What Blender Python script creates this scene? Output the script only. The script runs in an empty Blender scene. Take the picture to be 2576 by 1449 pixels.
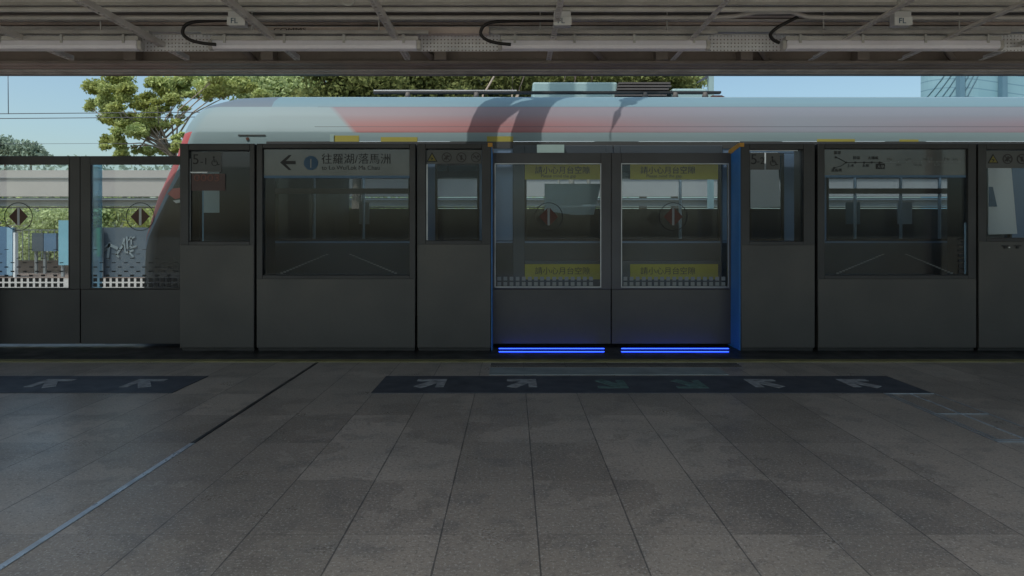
import bpy, bmesh, math, random
from mathutils import Vector, Matrix
R = math.radians
random.seed(7)
S = bpy.context.scene
COL = S.collection

# ------------------------------------------------------------------ camera, sky, sun, exposure
F = 1621.0                      # focal length in pixels of a 2576-wide picture
cam_d = bpy.data.cameras.new('camera'); cam = bpy.data.objects.new('camera', cam_d); COL.objects.link(cam)
cam.location = (0, 0, 1.0); cam.rotation_euler = (R(90), 0, 0)
cam_d.sensor_width = 36; cam_d.lens = 36*F/2576; cam_d.shift_y = -0.051; cam_d.shift_x = -0.0008
cam_d.clip_start = 0.05; cam_d.clip_end = 3000
S.camera = cam
SUN_EL, SUN_AZ = 58.0, 218.7
w = bpy.data.worlds.new('World'); S.world = w; w.use_nodes = True
nt = w.node_tree; bg = nt.nodes['Background']
sky = nt.nodes.new('ShaderNodeTexSky'); sky.sky_type = 'NISHITA'; sky.sun_disc = False
sky.sun_elevation = R(SUN_EL); sky.sun_rotation = R(SUN_AZ)
sky.air_density = 1.1; sky.dust_density = 2.8; sky.ozone_density = 1.6
tn = nt.nodes.new('ShaderNodeMix'); tn.data_type = 'RGBA'; tn.blend_type = 'MULTIPLY'; tn.inputs[0].default_value = 1; tn.inputs[7].default_value = (.93, 1.02, .96, 1)
nt.links.new(sky.outputs[0], tn.inputs[6]); nt.links.new(tn.outputs[2], bg.inputs[0]); bg.inputs[1].default_value = 0.13
sd = Vector((math.sin(R(SUN_AZ))*math.cos(R(SUN_EL)), math.cos(R(SUN_AZ))*math.cos(R(SUN_EL)), math.sin(R(SUN_EL))))
sl = bpy.data.lights.new('sun', 'SUN'); sl.energy = 2.0; sl.angle = R(0.5); sl.color = (1, .95, .86)
so = bpy.data.objects.new('sun', sl); COL.objects.link(so); so.rotation_euler = sd.to_track_quat('Z', 'Y').to_euler()
S.view_settings.view_transform = 'Standard'; S.view_settings.look = 'None'; S.view_settings.exposure = 0.4; S.view_settings.gamma = 1
S.render.engine = 'CYCLES'
S.cycles.max_bounces = 8; S.cycles.transparent_max_bounces = 24

# ------------------------------------------------------------------ materials
def lin(c):
    return tuple((v/12.92 if v <= .04045 else ((v+.055)/1.055)**2.4) for v in c)
class N:
    """tiny node-tree helper"""
    def __init__(s, name):
        s.m = bpy.data.materials.new(name); s.m.use_nodes = True; s.t = s.m.node_tree
        s.b = s.t.nodes['Principled BSDF']; s.out = s.t.nodes['Material Output']
    def n(s, typ, **kw):
        x = s.t.nodes.new(typ)
        for k, v in kw.items():
            if k.startswith('i_'):
                key = k[2:]; key = int(key) if key.isdigit() else key.replace('_', ' ')
                if hasattr(v, 'is_output') or isinstance(v, bpy.types.NodeSocket): s.t.links.new(v, x.inputs[key])
                else: x.inputs[key].default_value = v
            else: setattr(x, k, v)
        return x
    def L(s, a, b): s.t.links.new(a, b)
    def math(s, op, a, b=0.0, c=None):
        x = s.n('ShaderNodeMath', operation=op)
        for i, v in enumerate((a, b, c)):
            if v is None: continue
            if isinstance(v, bpy.types.NodeSocket): s.L(v, x.inputs[i])
            else: x.inputs[i].default_value = v
        return x.outputs[0]
    def mix(s, f, a, b, blend='MIX'):
        x = s.n('ShaderNodeMix', data_type='RGBA', blend_type=blend)
        for i, v in ((0, f), (6, a), (7, b)):
            if isinstance(v, bpy.types.NodeSocket): s.L(v, x.inputs[i])
            else: x.inputs[i].default_value = (v if i == 0 else (*v, 1) if len(v) == 3 else v)
        return x.outputs[2]
    def noise(s, scale, detail=3, coord=None, rough=.5):
        if coord is None: coord = s.n('ShaderNodeTexCoord').outputs['Object']
        x = s.n('ShaderNodeTexNoise', i_Scale=scale, i_Detail=detail, i_Roughness=rough); s.L(coord, x.inputs['Vector'])
        return x.outputs['Fac']
    def ramp(s, v, lo, hi):
        x = s.n('ShaderNodeMapRange', i_1=lo, i_2=hi); x.clamp = True; s.L(v, x.inputs[0]); return x.outputs[0]
    def bump(s, v, strength=.2, dist=.01):
        x = s.n('ShaderNodeBump', i_Strength=strength, i_Distance=dist); s.L(v, x.inputs['Height']); s.L(x.outputs[0], s.b.inputs['Normal'])
    def xyz(s, coord='Object'):
        tc = s.n('ShaderNodeTexCoord'); q = s.n('ShaderNodeSeparateXYZ'); s.L(tc.outputs[coord], q.inputs[0]); return q.outputs

def paint(name, col, rough=.5, metal=0.0, dirt=.25, scale=3.0, bump=.05, spec=.5):
    n = N(name)
    a = n.ramp(n.noise(scale, 5), .35, .75); d = tuple(c*(1-dirt) for c in col)
    c1 = n.mix(a, col, d)
    b = n.ramp(n.noise(scale*14, 3), .45, .7)
    n.L(n.mix(n.math('MULTIPLY', b, dirt*.6), c1, tuple(c*.6 for c in col)), n.b.inputs['Base Color'])
    n.L(n.math('ADD', n.math('MULTIPLY', a, .15), rough), n.b.inputs['Roughness'])
    n.b.inputs['Metallic'].default_value = metal; n.b.inputs['Specular IOR Level'].default_value = spec
    if bump: n.bump(n.noise(scale*20, 2), bump, .004)
    return n.m
def glass(name, tint=(.8, .86, .86), refl=1.0, film=0.0, fcol=(.3, .3, .3)):
    n = N(name); n.t.nodes.remove(n.b)
    t = n.n('ShaderNodeBsdfTransparent', i_Color=(*tint, 1)); g = n.n('ShaderNodeBsdfGlossy', i_Roughness=.03)
    fr = n.n('ShaderNodeFresnel', i_IOR=1.5)
    mx = n.n('ShaderNodeMixShader'); n.L(n.math('MULTIPLY', fr.outputs[0], refl), mx.inputs[0])
    src = t.outputs[0]
    if film:
        d = n.n('ShaderNodeBsdfDiffuse', i_Color=(*fcol, 1)); m2 = n.n('ShaderNodeMixShader'); 
        n.L(n.math('ADD', n.math('MULTIPLY', n.ramp(n.noise(2.5, 4), .3, .8), film*.5), film*.7), m2.inputs[0])
        n.L(t.outputs[0], m2.inputs[1]); n.L(d.outputs[0], m2.inputs[2]); src = m2.outputs[0]
    n.L(src, mx.inputs[1]); n.L(g.outputs[0], mx.inputs[2]); n.L(mx.outputs[0], n.out.inputs[0])
    return n.m
def emit(name, col, s):
    n = N(name); n.b.inputs['Base Color'].default_value = (*col, 1); n.b.inputs['Emission Color'].default_value = (*col, 1); n.b.inputs['Emission Strength'].default_value = s
    return n.m
def perforated(name, col, px, pz, r, ax='X', az='Z'):
    n = N(name); q = n.xyz()
    row = n.math('FLOOR', n.math('DIVIDE', q[az], pz))
    u = n.math('SUBTRACT', n.math('FRACT', n.math('ADD', n.math('DIVIDE', q[ax], px), n.math('MULTIPLY', n.math('MODULO', row, 2), .0))), .5)
    v = n.math('SUBTRACT', n.math('FRACT', n.math('DIVIDE', q[az], pz)), .5)
    u = n.math('MULTIPLY', u, px); v = n.math('MULTIPLY', v, pz)
    d = n.math('SQRT', n.math('ADD', n.math('MULTIPLY', u, u), n.math('MULTIPLY', v, v)))
    hole = n.math('LESS_THAN', d, r)
    n.b.inputs['Base Color'].default_value = (*col, 1); n.b.inputs['Roughness'].default_value = .5
    n.L(n.mix(n.ramp(n.noise(6, 4), .4, .8), col, tuple(c*.7 for c in col)), n.b.inputs['Base Color'])
    n.L(n.math('SUBTRACT', 1.0, hole), n.b.inputs['Alpha'])
    return n.m

M = {}
# platform paving: rectangular slabs 0.32 x 0.48 m with per-slab tone
def floor_mat():
    n = N('platform_slabs'); q = n.xyz(); W, D = .3235, .478
    fx = n.math('DIVIDE', n.math('SUBTRACT', q['X'], .083), W); fy = n.math('DIVIDE', n.math('SUBTRACT', q['Y'], 4.07), D)
    cx = n.n('ShaderNodeCombineXYZ'); n.L(n.math('FLOOR', fx), cx.inputs[0]); n.L(n.math('FLOOR', fy), cx.inputs[1])
    wn = n.n('ShaderNodeTexWhiteNoise'); n.L(cx.outputs[0], wn.inputs['Vector'])
    sp = n.n('ShaderNodeSeparateColor'); n.L(wn.outputs['Color'], sp.inputs[0])
    base = n.mix(wn.outputs['Value'], (.30, .250, .205), (.52, .445, .375))
    base = n.mix(n.math('MULTIPLY', sp.outputs[0], .35), base, (.28, .22, .17))
    blot = n.ramp(n.noise(1.3, 5), .4, .68)
    base = n.mix(n.math('MULTIPLY', blot, .45), base, (.17, .155, .135))
    st = n.ramp(n.noise(5.5, 4, rough=.65), .52, .64)
    base = n.mix(n.math('MULTIPLY', st, .35), base, (.10, .098, .095))
    bn = n.n('ShaderNodeTexWhiteNoise'); c2 = n.n('ShaderNodeCombineXYZ'); n.L(n.math('FLOOR', n.math('MULTIPLY', fx, .5)), c2.inputs[0]); n.L(n.math('FLOOR', n.math('MULTIPLY', fy, .5)), c2.inputs[1]); n.L(c2.outputs[0], bn.inputs['Vector'])
    wet = n.math('MULTIPLY', n.math('GREATER_THAN', n.math('ADD', n.noise(1.1, 6, rough=.6), n.math('MULTIPLY', sp.outputs[2], .10)), .575), 1.0)
    base = n.mix(n.math('MULTIPLY', wet, .38), base, (.17, .14, .115))
    spk = n.noise(95, 2, rough=.85); base = n.mix(n.math('MULTIPLY', n.ramp(spk, .56, .66), .55), base, (.72, .70, .64))
    spk2 = n.noise(70, 3, rough=.8); base = n.mix(n.math('MULTIPLY', n.ramp(spk2, .53, .64), .55), base, (.10, .095, .085))
    ux = n.math('ABSOLUTE', n.math('SUBTRACT', n.math('FRACT', n.math('ADD', fx, .5)), .5))
    uy = n.math('ABSOLUTE', n.math('SUBTRACT', n.math('FRACT', n.math('ADD', fy, .5)), .5))
    jn = n.noise(8, 3)
    jx = n.math('LESS_THAN', ux, n.math('MULTIPLY', jn, .016)); jy = n.math('LESS_THAN', uy, n.math('MULTIPLY', jn, .007))
    near = n.ramp(n.math('FRACT', n.math('MULTIPLY', sp.outputs[1], 7.3)), .0, .8)
    j = n.math('MAXIMUM', jx, n.math('MULTIPLY', jy, .45))
    col = n.mix(n.math('MULTIPLY', j, .72), base, (.03, .028, .027))
    n.L(col, n.b.inputs['Base Color'])
    r = n.math('ADD', n.math('MULTIPLY', n.noise(4, 4), .28), .10); r = n.math('ADD', r, n.math('MULTIPLY', spk, .2))
    n.L(r, n.b.inputs['Roughness']); n.b.inputs['Specular IOR Level'].default_value = .5
    h = n.math('SUBTRACT', n.math('MULTIPLY', spk, .4), j); n.bump(h, .22, .003)
    return n.m
M['floor'] = floor_mat()
M['gate'] = paint('gate_grey', (.064, .060, .056), .30, .1, .22, 2.5, .02)
M['gate2'] = paint('gate_frame_grey', (.042, .040, .040), .38, .2, .12, 2, .02)
M['gateblack'] = paint('gate_black', (.022, .022, .024), .45, 0, .1)
M['plinth'] = paint('plinth_dark', (.03, .029, .028), .35, .3, .3, 6)
M['alu'] = paint('aluminium', (.42, .43, .44), .35, .8, .2, 5)
M['blue'] = paint('blue_panel', (.04, .20, .50), .35, .1, .15)  # blue light falling on the cabinet cheeks, put into their colour
M['orange'] = paint('orange_cap', (.62, .30, .03), .45)
M['glass'] = glass('clear_glass', (.92, .95, .96), .5)
M['tglass'] = glass('tinted_gate_glass', (.80, .84, .86), .35, .02, (.16, .17, .17))
M['trglass'] = glass('train_glass', (.74, .80, .84), .45, .02, (.10, .11, .12))
M['film'] = glass('frosted_sign_film', (.35, .37, .37), 1.0, .72, (.19, .20, .195))
M['bluefilm'] = glass('pale_blue_film', (.50, .72, .85), .8, .30, (.55, .75, .90))
M['ink'] = paint('black_ink', (.012, .012, .013), .5, 0, .05, bump=0)
M['inkblue'] = paint('blue_ink', (.035, .09, .16), .5, 0, .05, bump=0)
M['inkgrey'] = paint('grey_ink', (.22, .24, .24), .5, 0, .05, bump=0)
M['maroon'] = paint('dark_red_sticker', (.085, .030, .018), .5, 0, .1, bump=0)
M['yellow'] = paint('yellow_sticker', (.46, .40, .04), .5, 0, .15, bump=0)
M['labely'] = paint('faded_yellow_label', (.33, .30, .06), .5, 0, .15, bump=0)
M['white'] = paint('white_paint', (.72, .73, .73), .45, 0, .12)
M['displayred'] = paint('dark_red_display', (.055, .012, .009), .3, 0, .1, bump=0)
M['digit'] = emit('dim_led_digits', (.14, .045, .03), .04)
M['led'] = emit('blue_led', (.02, .07, 1.0), 4.0)
M['gatelit'] = paint('gate_leaf_grey', (.075, .073, .078), .4, .1, .12, 2, .02)
M['dotink'] = paint('faint_dots', (.12, .13, .13), .5, 0, .1, bump=0)
M['rubber'] = paint('black_rubber', (.015, .013, .013), .5)
M['mat'] = paint('dark_floor_marking', (.052, .058, .072), .5, 0, .25, 7)
M['arrow'] = paint('worn_white_arrow', (.36, .37, .38), .5, 0, .65, 22)
M['arrowgreen'] = paint('worn_green_arrow', (.11, .20, .18), .5, 0, .65, 22)
M['tactile'] = paint('dull_yellow_strip', (.27, .24, .10), .55, 0, .4, 6)
M['paleband'] = paint('pale_grey_strip', (.27, .31, .31), .45, 0, .35, 5)
M['steelline'] = paint('worn_steel_inlay', (.46, .50, .54), .3, .6, .35, 12)
M['jointline'] = paint('movement_joint', (.60, .66, .72), .25, .5, .4, 9)
M['beam'] = paint('brown_grey_beam', (.34, .29, .26), .55, 0, .3, 3)
M['beamdark'] = paint('dark_beam', (.10, .09, .083), .6, 0, .3, 3)
M['deck'] = paint('roof_deck', (.30, .23, .20), .6, 0, .3, 2)
M['purlin'] = paint('pale_purlin', (.80, .78, .77), .5, 0, .35, 4)
M['pinkpurlin'] = paint('pinkish_purlin', (.74, .62, .56), .5, 0, .35, 4)
M['galv'] = paint('galvanised', (.62, .61, .60), .42, .3, .35, 6)
M['conduit'] = paint('grey_conduit', (.58, .56, .54), .45, 0, .25, 6)
M['lampglass'] = paint('lavender_diffuser', (.88, .86, .95), .15, 0, .12, 3, 0, .8)
M['boxgrey'] = paint('junction_box', (.62, .62, .64), .5, 0, .15)
M['perf'] = perforated('perforated_tray', (.85, .85, .88), .0255, .026, .0050)
M['perfangle'] = perforated('slotted_angle', (.48, .46, .44), 1000.0, 1000.0, .0)
M['cream'] = paint('cream_fascia', (.40, .365, .34), .6, 0, .12, .6)
M['farsteel'] = paint('far_steel', (.24, .26, .27), .6, 0, .3, 1)
M['slate'] = paint('slate_board', (.065, .09, .115), .5, 0, .15, 1)
M['teal'] = paint('teal_panel', (.16, .36, .44), .5, 0, .15, 1)
M['bluebd'] = paint('mid_blue_panel', (.09, .17, .27), .5, 0, .15, 1)
M['ltblue'] = paint('light_blue_panel', (.22, .38, .50), .5, 0, .15, 1)
M['green'] = paint('green_panel', (.06, .36, .10), .5)
M['wire'] = paint('wire', (.07, .08, .10), .5)
M['concrete'] = paint('concrete', (.38, .35, .32), .8, 0, .3, 1.2)
M['fence'] = paint('pale_fence', (.50, .52, .50), .6)
M['brown'] = paint('brown_wall', (.20, .145, .12), .85, 0, .4, 1.5)
def angle_mat():
    n = N('slotted_steel'); q = n.xyz()
    u = n.math('FRACT', n.math('DIVIDE', q['Y'], .05)); s = n.math('MULTIPLY', n.math('GREATER_THAN', u, .35), n.math('LESS_THAN', u, .75))
    v = n.math('LESS_THAN', n.math('ABSOLUTE', q['X']), .0085); s = n.math('MULTIPLY', s, v)
    n.L(n.mix(n.ramp(n.noise(7, 4), .4, .8), (.78, .75, .72), (.52, .47, .43)), n.b.inputs['Base Color'])
    n.L(n.math('SUBTRACT', 1.0, s), n.b.inputs['Alpha']); n.b.inputs['Roughness'].default_value = .5
    return n.m
M['slotted'] = angle_mat()
def ballast():
    n = N('ballast'); v = n.n('ShaderNodeTexVoronoi', i_Scale=14.0); n.L(n.n('ShaderNodeTexCoord').outputs['Object'], v.inputs[0])
    sp = n.n('ShaderNodeSeparateColor'); n.L(v.outputs['Color'], sp.inputs[0])
    n.L(n.mix(sp.outputs[0], (.16, .12, .10), (.33, .28, .24)), n.b.inputs['Base Color']); n.b.inputs['Roughness'].default_value = .9
    n.bump(v.outputs['Distance'], .8, .05); return n.m
M['ballast'] = ballast()
def groundm():
    n = N('ground'); n.L(n.mix(n.ramp(n.noise(.12, 5), .35, .65), (.36, .30, .23), (.26, .26, .16)), n.b.inputs['Base Color']); n.b.inputs['Roughness'].default_value = .9; return n.m
M['ground'] = groundm()
def livery():
    """roof shell: pale blue roof, lilac/pink band fading along the coach, red low band, white cantrail"""
    n = N('train_livery'); q = n.xyz('Object'); X, Z = q['X'], q['Z']
    z = Z
    sw = n.math('ADD', X, n.math('MULTIPLY', n.math('SUBTRACT', z, 2.05), .95))           # slanted start of the swoosh
    start = n.ramp(sw, -1.60, -1.54)
    fade = n.ramp(X, .0, 2.6)
    again = n.ramp(X, 2.9, 5.2)
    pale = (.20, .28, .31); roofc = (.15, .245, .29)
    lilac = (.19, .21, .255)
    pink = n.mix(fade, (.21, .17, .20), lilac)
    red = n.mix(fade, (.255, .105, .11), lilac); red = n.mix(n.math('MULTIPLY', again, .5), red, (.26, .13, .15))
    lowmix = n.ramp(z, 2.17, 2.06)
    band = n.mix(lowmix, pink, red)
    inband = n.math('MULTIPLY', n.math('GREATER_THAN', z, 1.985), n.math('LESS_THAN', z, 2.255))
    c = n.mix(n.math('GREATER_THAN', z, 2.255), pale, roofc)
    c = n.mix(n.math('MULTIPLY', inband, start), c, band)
    top = n.math('LESS_THAN', n.math('ABSOLUTE', n.math('SUBTRACT', z, 2.405)), .006)
    c = n.mix(n.math('MULTIPLY', top, .8), c, (.36, .45, .47))
    ln = n.math('LESS_THAN', n.math('ABSOLUTE', n.math('SUBTRACT', z, 2.045)), .0028)
    ln2 = n.math('LESS_THAN', n.math('ABSOLUTE', n.math('SUBTRACT', z, 2.255)), .003)
    ln = n.math('MAXIMUM', ln, n.math('MULTIPLY', ln2, .6)); ln = n.math('MULTIPLY', ln, n.math('GREATER_THAN', X, -1.9))
    c = n.mix(n.math('MULTIPLY', ln, .8), c, (.05, .06, .08))
    dirt = n.n('ShaderNodeTexNoise', i_Scale=3.0, i_Detail=5.0); mp = n.n('ShaderNodeMapping'); mp.inputs['Scale'].default_value = (.15, 1, 5)
    n.L(n.n('ShaderNodeTexCoord').outputs['Object'], mp.inputs[0]); n.L(mp.outputs[0], dirt.inputs[0])
    c = n.mix(n.math('MULTIPLY', n.ramp(dirt.outputs['Fac'], .4, .8), .22), c, (.15, .18, .2))
    n.L(c, n.b.inputs['Base Color']); n.b.inputs['Roughness'].default_value = .55; n.b.inputs['Specular IOR Level'].default_value = .3
    return n.m
M['livery'] = livery()
M['nosewhite'] = paint('train_white', (.52, .58, .62), .35, 0, .08, 1, 0)
M['nosecap'] = paint('train_roof_cap', (.30, .37, .44), .4, 0, .12, 1, 0)
M['trainred'] = paint('train_red', (.55, .08, .08), .35, 0, .08, 1, 0)
M['windscreen'] = paint('train_windscreen', (.02, .03, .045), .12, 0, .05, 1, 0, .8)
M['trainwall'] = paint('train_wall_blue', (.15, .22, .34), .32, .3, .1, 1, 0)
M['doorp'] = paint('train_door', (.05, .065, .085), .35, .1, .1, 1, 0)
M['traindark'] = paint('train_lower_dark', (.05, .055, .06), .5, 0, .2)
M['int'] = paint('train_interior', (.11, .12, .15), .6)
M['intdark'] = paint('train_interior_floor', (.10, .10, .11), .5)
M['seat'] = paint('train_seat', (.09, .12, .20), .5)
M['pole'] = paint('steel_pole', (.80, .86, .90), .3, .1, .05)
M['screen'] = paint('draught_screen_white', (.90, .92, .92), .4, 0, .05)
M['tubelamp'] = emit('train_ceiling_lamp', (.75, .9, 1.0), 1.6)
M['roofunit'] = paint('roof_unit', (.30, .42, .42), .5, 0, .15)
M['louvre'] = paint('louvre_dark', (.10, .085, .08), .6)
M['mast'] = paint('mast_steel', (.33, .34, .34), .6)

# ------------------------------------------------------------------ mesh helper
class MB:
    def __init__(s): s.bm = bmesh.new(); s.mats = []
    def mi(s, m):
        if m is None: return 0
        if m not in s.mats: s.mats.append(m)
        return s.mats.index(m)
    def box(s, x0, x1, y0, y1, z0, z1, m=None):
        v = [s.bm.verts.new(p) for p in ((x0,y0,z0),(x1,y0,z0),(x1,y1,z0),(x0,y1,z0),(x0,y0,z1),(x1,y0,z1),(x1,y1,z1),(x0,y1,z1))]
        i = s.mi(m)
        for f in ((3,2,1,0),(4,5,6,7),(0,1,5,4),(1,2,6,5),(2,3,7,6),(3,0,4,7)):
            s.bm.faces.new([v[k] for k in f]).material_index = i
        return s
    def prism(s, pts, axis, a, b, m=None):
        """pts: 2D polygon, extruded along axis from a to b. axis 'Y': pts=(x,z); 'X': (y,z); 'Z': (x,y)"""
        def P(p, t): return {'Y': (p[0], t, p[1]), 'X': (t, p[0], p[1]), 'Z': (p[0], p[1], t)}[axis]
        A = [s.bm.verts.new(P(p, a)) for p in pts]; B = [s.bm.verts.new(P(p, b)) for p in pts]; i = s.mi(m)
        n = len(pts); fs = [s.bm.faces.new(A), s.bm.faces.new(B[::-1])]
        for k in range(n): fs.append(s.bm.faces.new((A[(k+1) % n], A[k], B[k], B[(k+1) % n])))
        for f in fs: f.material_index = i
        return s
    def tube(s, path, r, m=None, seg=10, cap=True):
        path = [Vector(p) for p in path]; rs = r if isinstance(r, (list, tuple)) else [r]*len(path); i = s.mi(m); rings = []
        up = Vector((0, 0, 1))
        for k, p in enumerate(path):
            d = (path[min(k+1, len(path)-1)] - path[max(k-1, 0)]).normalized()
            a = d.cross(up)
            if a.length < .05: a = d.cross(Vector((1, 0, 0)))
            a.normalize(); b = d.cross(a).normalized()
            rings.append([s.bm.verts.new(p + rs[k]*(math.cos(t)*a + math.sin(t)*b)) for t in (2*math.pi*j/seg for j in range(seg))])
        for q in range(len(rings)-1):
            for j in range(seg):
                f = s.bm.faces.new((rings[q][j], rings[q][(j+1) % seg], rings[q+1][(j+1) % seg], rings[q+1][j])); f.material_index = i; f.smooth = True
        if cap:
            s.bm.faces.new(rings[0][::-1]).material_index = i; s.bm.faces.new(rings[-1]).material_index = i
        return s
    def ring(s, c, r0, r1, y, t=.002, seg=40, m=None, a0=0, a1=2*math.pi):
        """flat annulus facing -Y, thickness t"""
        i = s.mi(m); full = abs(a1-a0-2*math.pi) < 1e-4; n = seg if full else seg+1
        vs = []
        for k in range(n):
            a = a0+(a1-a0)*k/seg; ca, sa = math.cos(a), math.sin(a)
            vs.append([s.bm.verts.new((c[0]+rr*ca, yy, c[1]+rr*sa)) for rr, yy in ((r0, y), (r1, y), (r1, y+t), (r0, y+t))])
        for k in range(seg):
            A, B = vs[k], vs[(k+1) % n]
            for j in range(4):
                s.bm.faces.new((A[j], A[(j+1) % 4], B[(j+1) % 4], B[j])).material_index = i
        return s
    def disc(s, c, r, y, t=.002, seg=32, m=None):
        return s.prism([(c[0]+r*math.cos(2*math.pi*k/seg), c[1]+r*math.sin(2*math.pi*k/seg)) for k in range(seg)], 'Y', y, y+t, m)
    def stroke(s, pts, wd, y, t=.002, m=None):
        """flat polyline on a plane facing -Y; pts (x,z)"""
        for (a, b) in zip(pts, pts[1:]):
            a = Vector(a); b = Vector(b); d = b-a
            if d.length < 1e-6: continue
            n = Vector((-d.y, d.x)).normalized()*wd/2; e = d.normalized()*wd*.3
            s.prism([tuple(a-e-n), tuple(b+e-n), tuple(b+e+n), tuple(a-e+n)], 'Y', y, y+t, m)
        return s
    def build(s, name, m=None, parent=None, bevel=0, smooth=False):
        bmesh.ops.recalc_face_normals(s.bm, faces=s.bm.faces)
        me = bpy.data.meshes.new(name); s.bm.to_mesh(me); s.bm.free()
        for mm in (s.mats or [m]): me.materials.append(mm)
        if smooth:
            for p in me.polygons: p.use_smooth = True
        o = bpy.data.objects.new(name, me); COL.objects.link(o)
        if parent:
            o.parent = parent; o.location = -parent_offset(parent)
        if bevel:
            b = o.modifiers.new('bevel', 'BEVEL'); b.width = bevel; b.segments = 2; b.limit_method = 'ANGLE'; b.angle_limit = R(40)
        return o
def parent_offset(p):
    v = Vector((0, 0, 0))
    while p: v += p.location; p = p.parent
    return v
def tag(o, label=None, cat=None, group=None, kind=None):
    if label: o['label'] = label
    if cat: o['category'] = cat
    if group: o['group'] = group
    if kind: o['kind'] = kind
    return o
def thing(name, label, cat, loc, group=None):
    o = bpy.data.objects.new(name, None); COL.objects.link(o); o.location = loc; o.empty_display_size = .1
    return tag(o, label, cat, group)
def struct(o): o['kind'] = 'structure'; return o
def text(s, x, z, y, size, m, parent, name='lettering', align='LEFT', rot=(90, 0, 0), ext=.0008, sx=1.0):
    cu = bpy.data.curves.new('t', 'FONT'); cu.body = s; cu.size = size; cu.align_x = align; cu.extrude = ext; cu.fill_mode = 'BOTH'
    t = bpy.data.objects.new('t', cu); COL.objects.link(t); bpy.context.view_layer.update()
    me = bpy.data.meshes.new_from_object(t.evaluated_get(bpy.context.evaluated_depsgraph_get()))
    bpy.data.objects.remove(t)
    me.transform(Matrix.Translation((x, y, z)) @ Matrix.Rotation(R(rot[2]), 4, 'Z') @ Matrix.Rotation(R(rot[0]), 4, 'X') @ Matrix.Diagonal((sx, 1, 1, 1)))
    me.materials.clear(); me.materials.append(m)
    me.name = name
    o = bpy.data.objects.new(name, me); COL.objects.link(o)
    if parent: o.parent = parent; o.location = -parent_offset(parent)
    return o
GY = 5.55; DY = 5.80
def gx(x): return (x-1290)*GY/F
def gz(y): return 1-(y-593)*GY/F
def PX(x, Y): return (x-1290)*Y/F
def PZ(y, Y): return 1-(y-593)*Y/F

# ------------------------------------------------------------------ ground, platforms, tracks
g = MB()
# one sheet of ground reaching the horizon
nx = 24
g.prism([(-1200, -1200), (1200, -1200), (1200, 1200), (-1200, 1200)], 'Z', -1.6, -1.5)
struct(g.build('ground', M['ground']))
struct(MB().box(-30, 30, -6, 5.93, -1.3, 0).build('platform', M['floor']))
struct(MB().box(-60, 60, 5.95, 11.8, -1.49, -1.12).build('track_bed', M['ballast']))
struct(MB().box(-60, 60, 11.8, 15.4, -1.3, -.02).build('far_platform', M['concrete']))
for y in (6.93, 8.37, 9.70, 11.14):
    r = MB(); r.box(-60, 60, y-.035, y+.035, -1.12, -.97); struct(r.build('rail', M['galv']))
struct(MB().box(-60, 60, 15.4, 40, -1.3, -.05).build('verge', M['brown']))
# markings and strips on the platform floor
def flat(name, x0, x1, y0, y1, z, m, h=.004):
    return struct(MB().box(x0, x1, y0, y1, z, z+h).build(name, m))
flat('threshold_plate', -8, 8, 5.20, 5.93, .0, M['plinth'], .008)
flat('yellow_edge_strip', -7, 7, 5.095, 5.19, .0, M['tactile'], .005)
flat('pale_floor_band', -.17, 1.55, 4.63, 4.87, .0, M['paleband'], .004)
for y in (4.93, 4.98, 5.03): flat('floor_groove', -.17, 1.75, y, y+.014, .0, M['plinth'], .004)
flat('queue_marking', -9, -2.165, 4.09, 4.58, .0, M['mat'], .004)
flat('queue_marking', -.90, 2.655, 4.09, 4.58, .0, M['mat'], .004)
def arrow(x, y, d, m):
    """diagonal arrow; d=(sx,sy) signs of the pointing direction"""
    sx, sy = d; L = .20; t = .055
    b = MB()
    tip = Vector((x+sx*.10, y+sy*.13))
    def q(p): return (tip.x+sx*p[0], tip.y+sy*p[1])
    pts = [(0, 0), (-L, 0), (-L*.93, -t), (-t*1.9, -t), (-t*1.9-.10, -t-.16), (-t*.9-.09, -t*1.9-.16), (-t, -t*1.9-.02), (-t, -L*1.05), (0, -L*1.12)]
    pts = [(0, 0), (-L, 0), (-L, -t), (-.105, -t), (-.20, -.21), (-.14, -.26), (-t, -.115), (-t, -.23), (0, -.23)]
    b.prism([q(p) for p in pts], 'Z', .0042, .0062)
    return struct(b.build('floor_arrow', m))
for x in (-3.74, -3.12, -2.49): arrow(x, 4.34, (-1, 1), M['arrow'])
for x in (-.556, .06): arrow(x, 4.34, (1, 1), M['arrow'])
arrow(.66, 4.34, (1, -1), M['arrowgreen']); arrow(1.18, 4.34, (1, -1), M['arrowgreen'])
for x in (1.70, 2.34): arrow(x, 4.34, (-1, 1), M['arrow'])
# movement joint with a steel strip, and the inlaid cover frame at right
flat('movement_joint', -1.543-.012, -1.543+.012, .3, 3.10, .0, M['jointline'], .003)
flat('movement_joint', -1.543-.010, -1.543+.010, 3.101, 5.08, .0, M['plinth'], .003)
cf = thing('access_cover', 'inlaid steel frame of a floor access cover at the right of the platform', 'floor cover', (2.51, 3.6, 0))
b = MB()
for x in (2.352, 2.378, 2.668): b.box(x-.004, x+.004, 3.12, 4.085, .0, .004)
for y in (3.12, 3.15, 3.61, 4.075): b.box(2.356, 2.664, y-.004, y+.004, .001, .005)
b.build('frame', M['steelline'], cf)
MB().box(2.508, 2.522, 1.5, 4.08, .0, .003).build('centre_bar', M['ballast'] and M['jointline'], cf)

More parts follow.
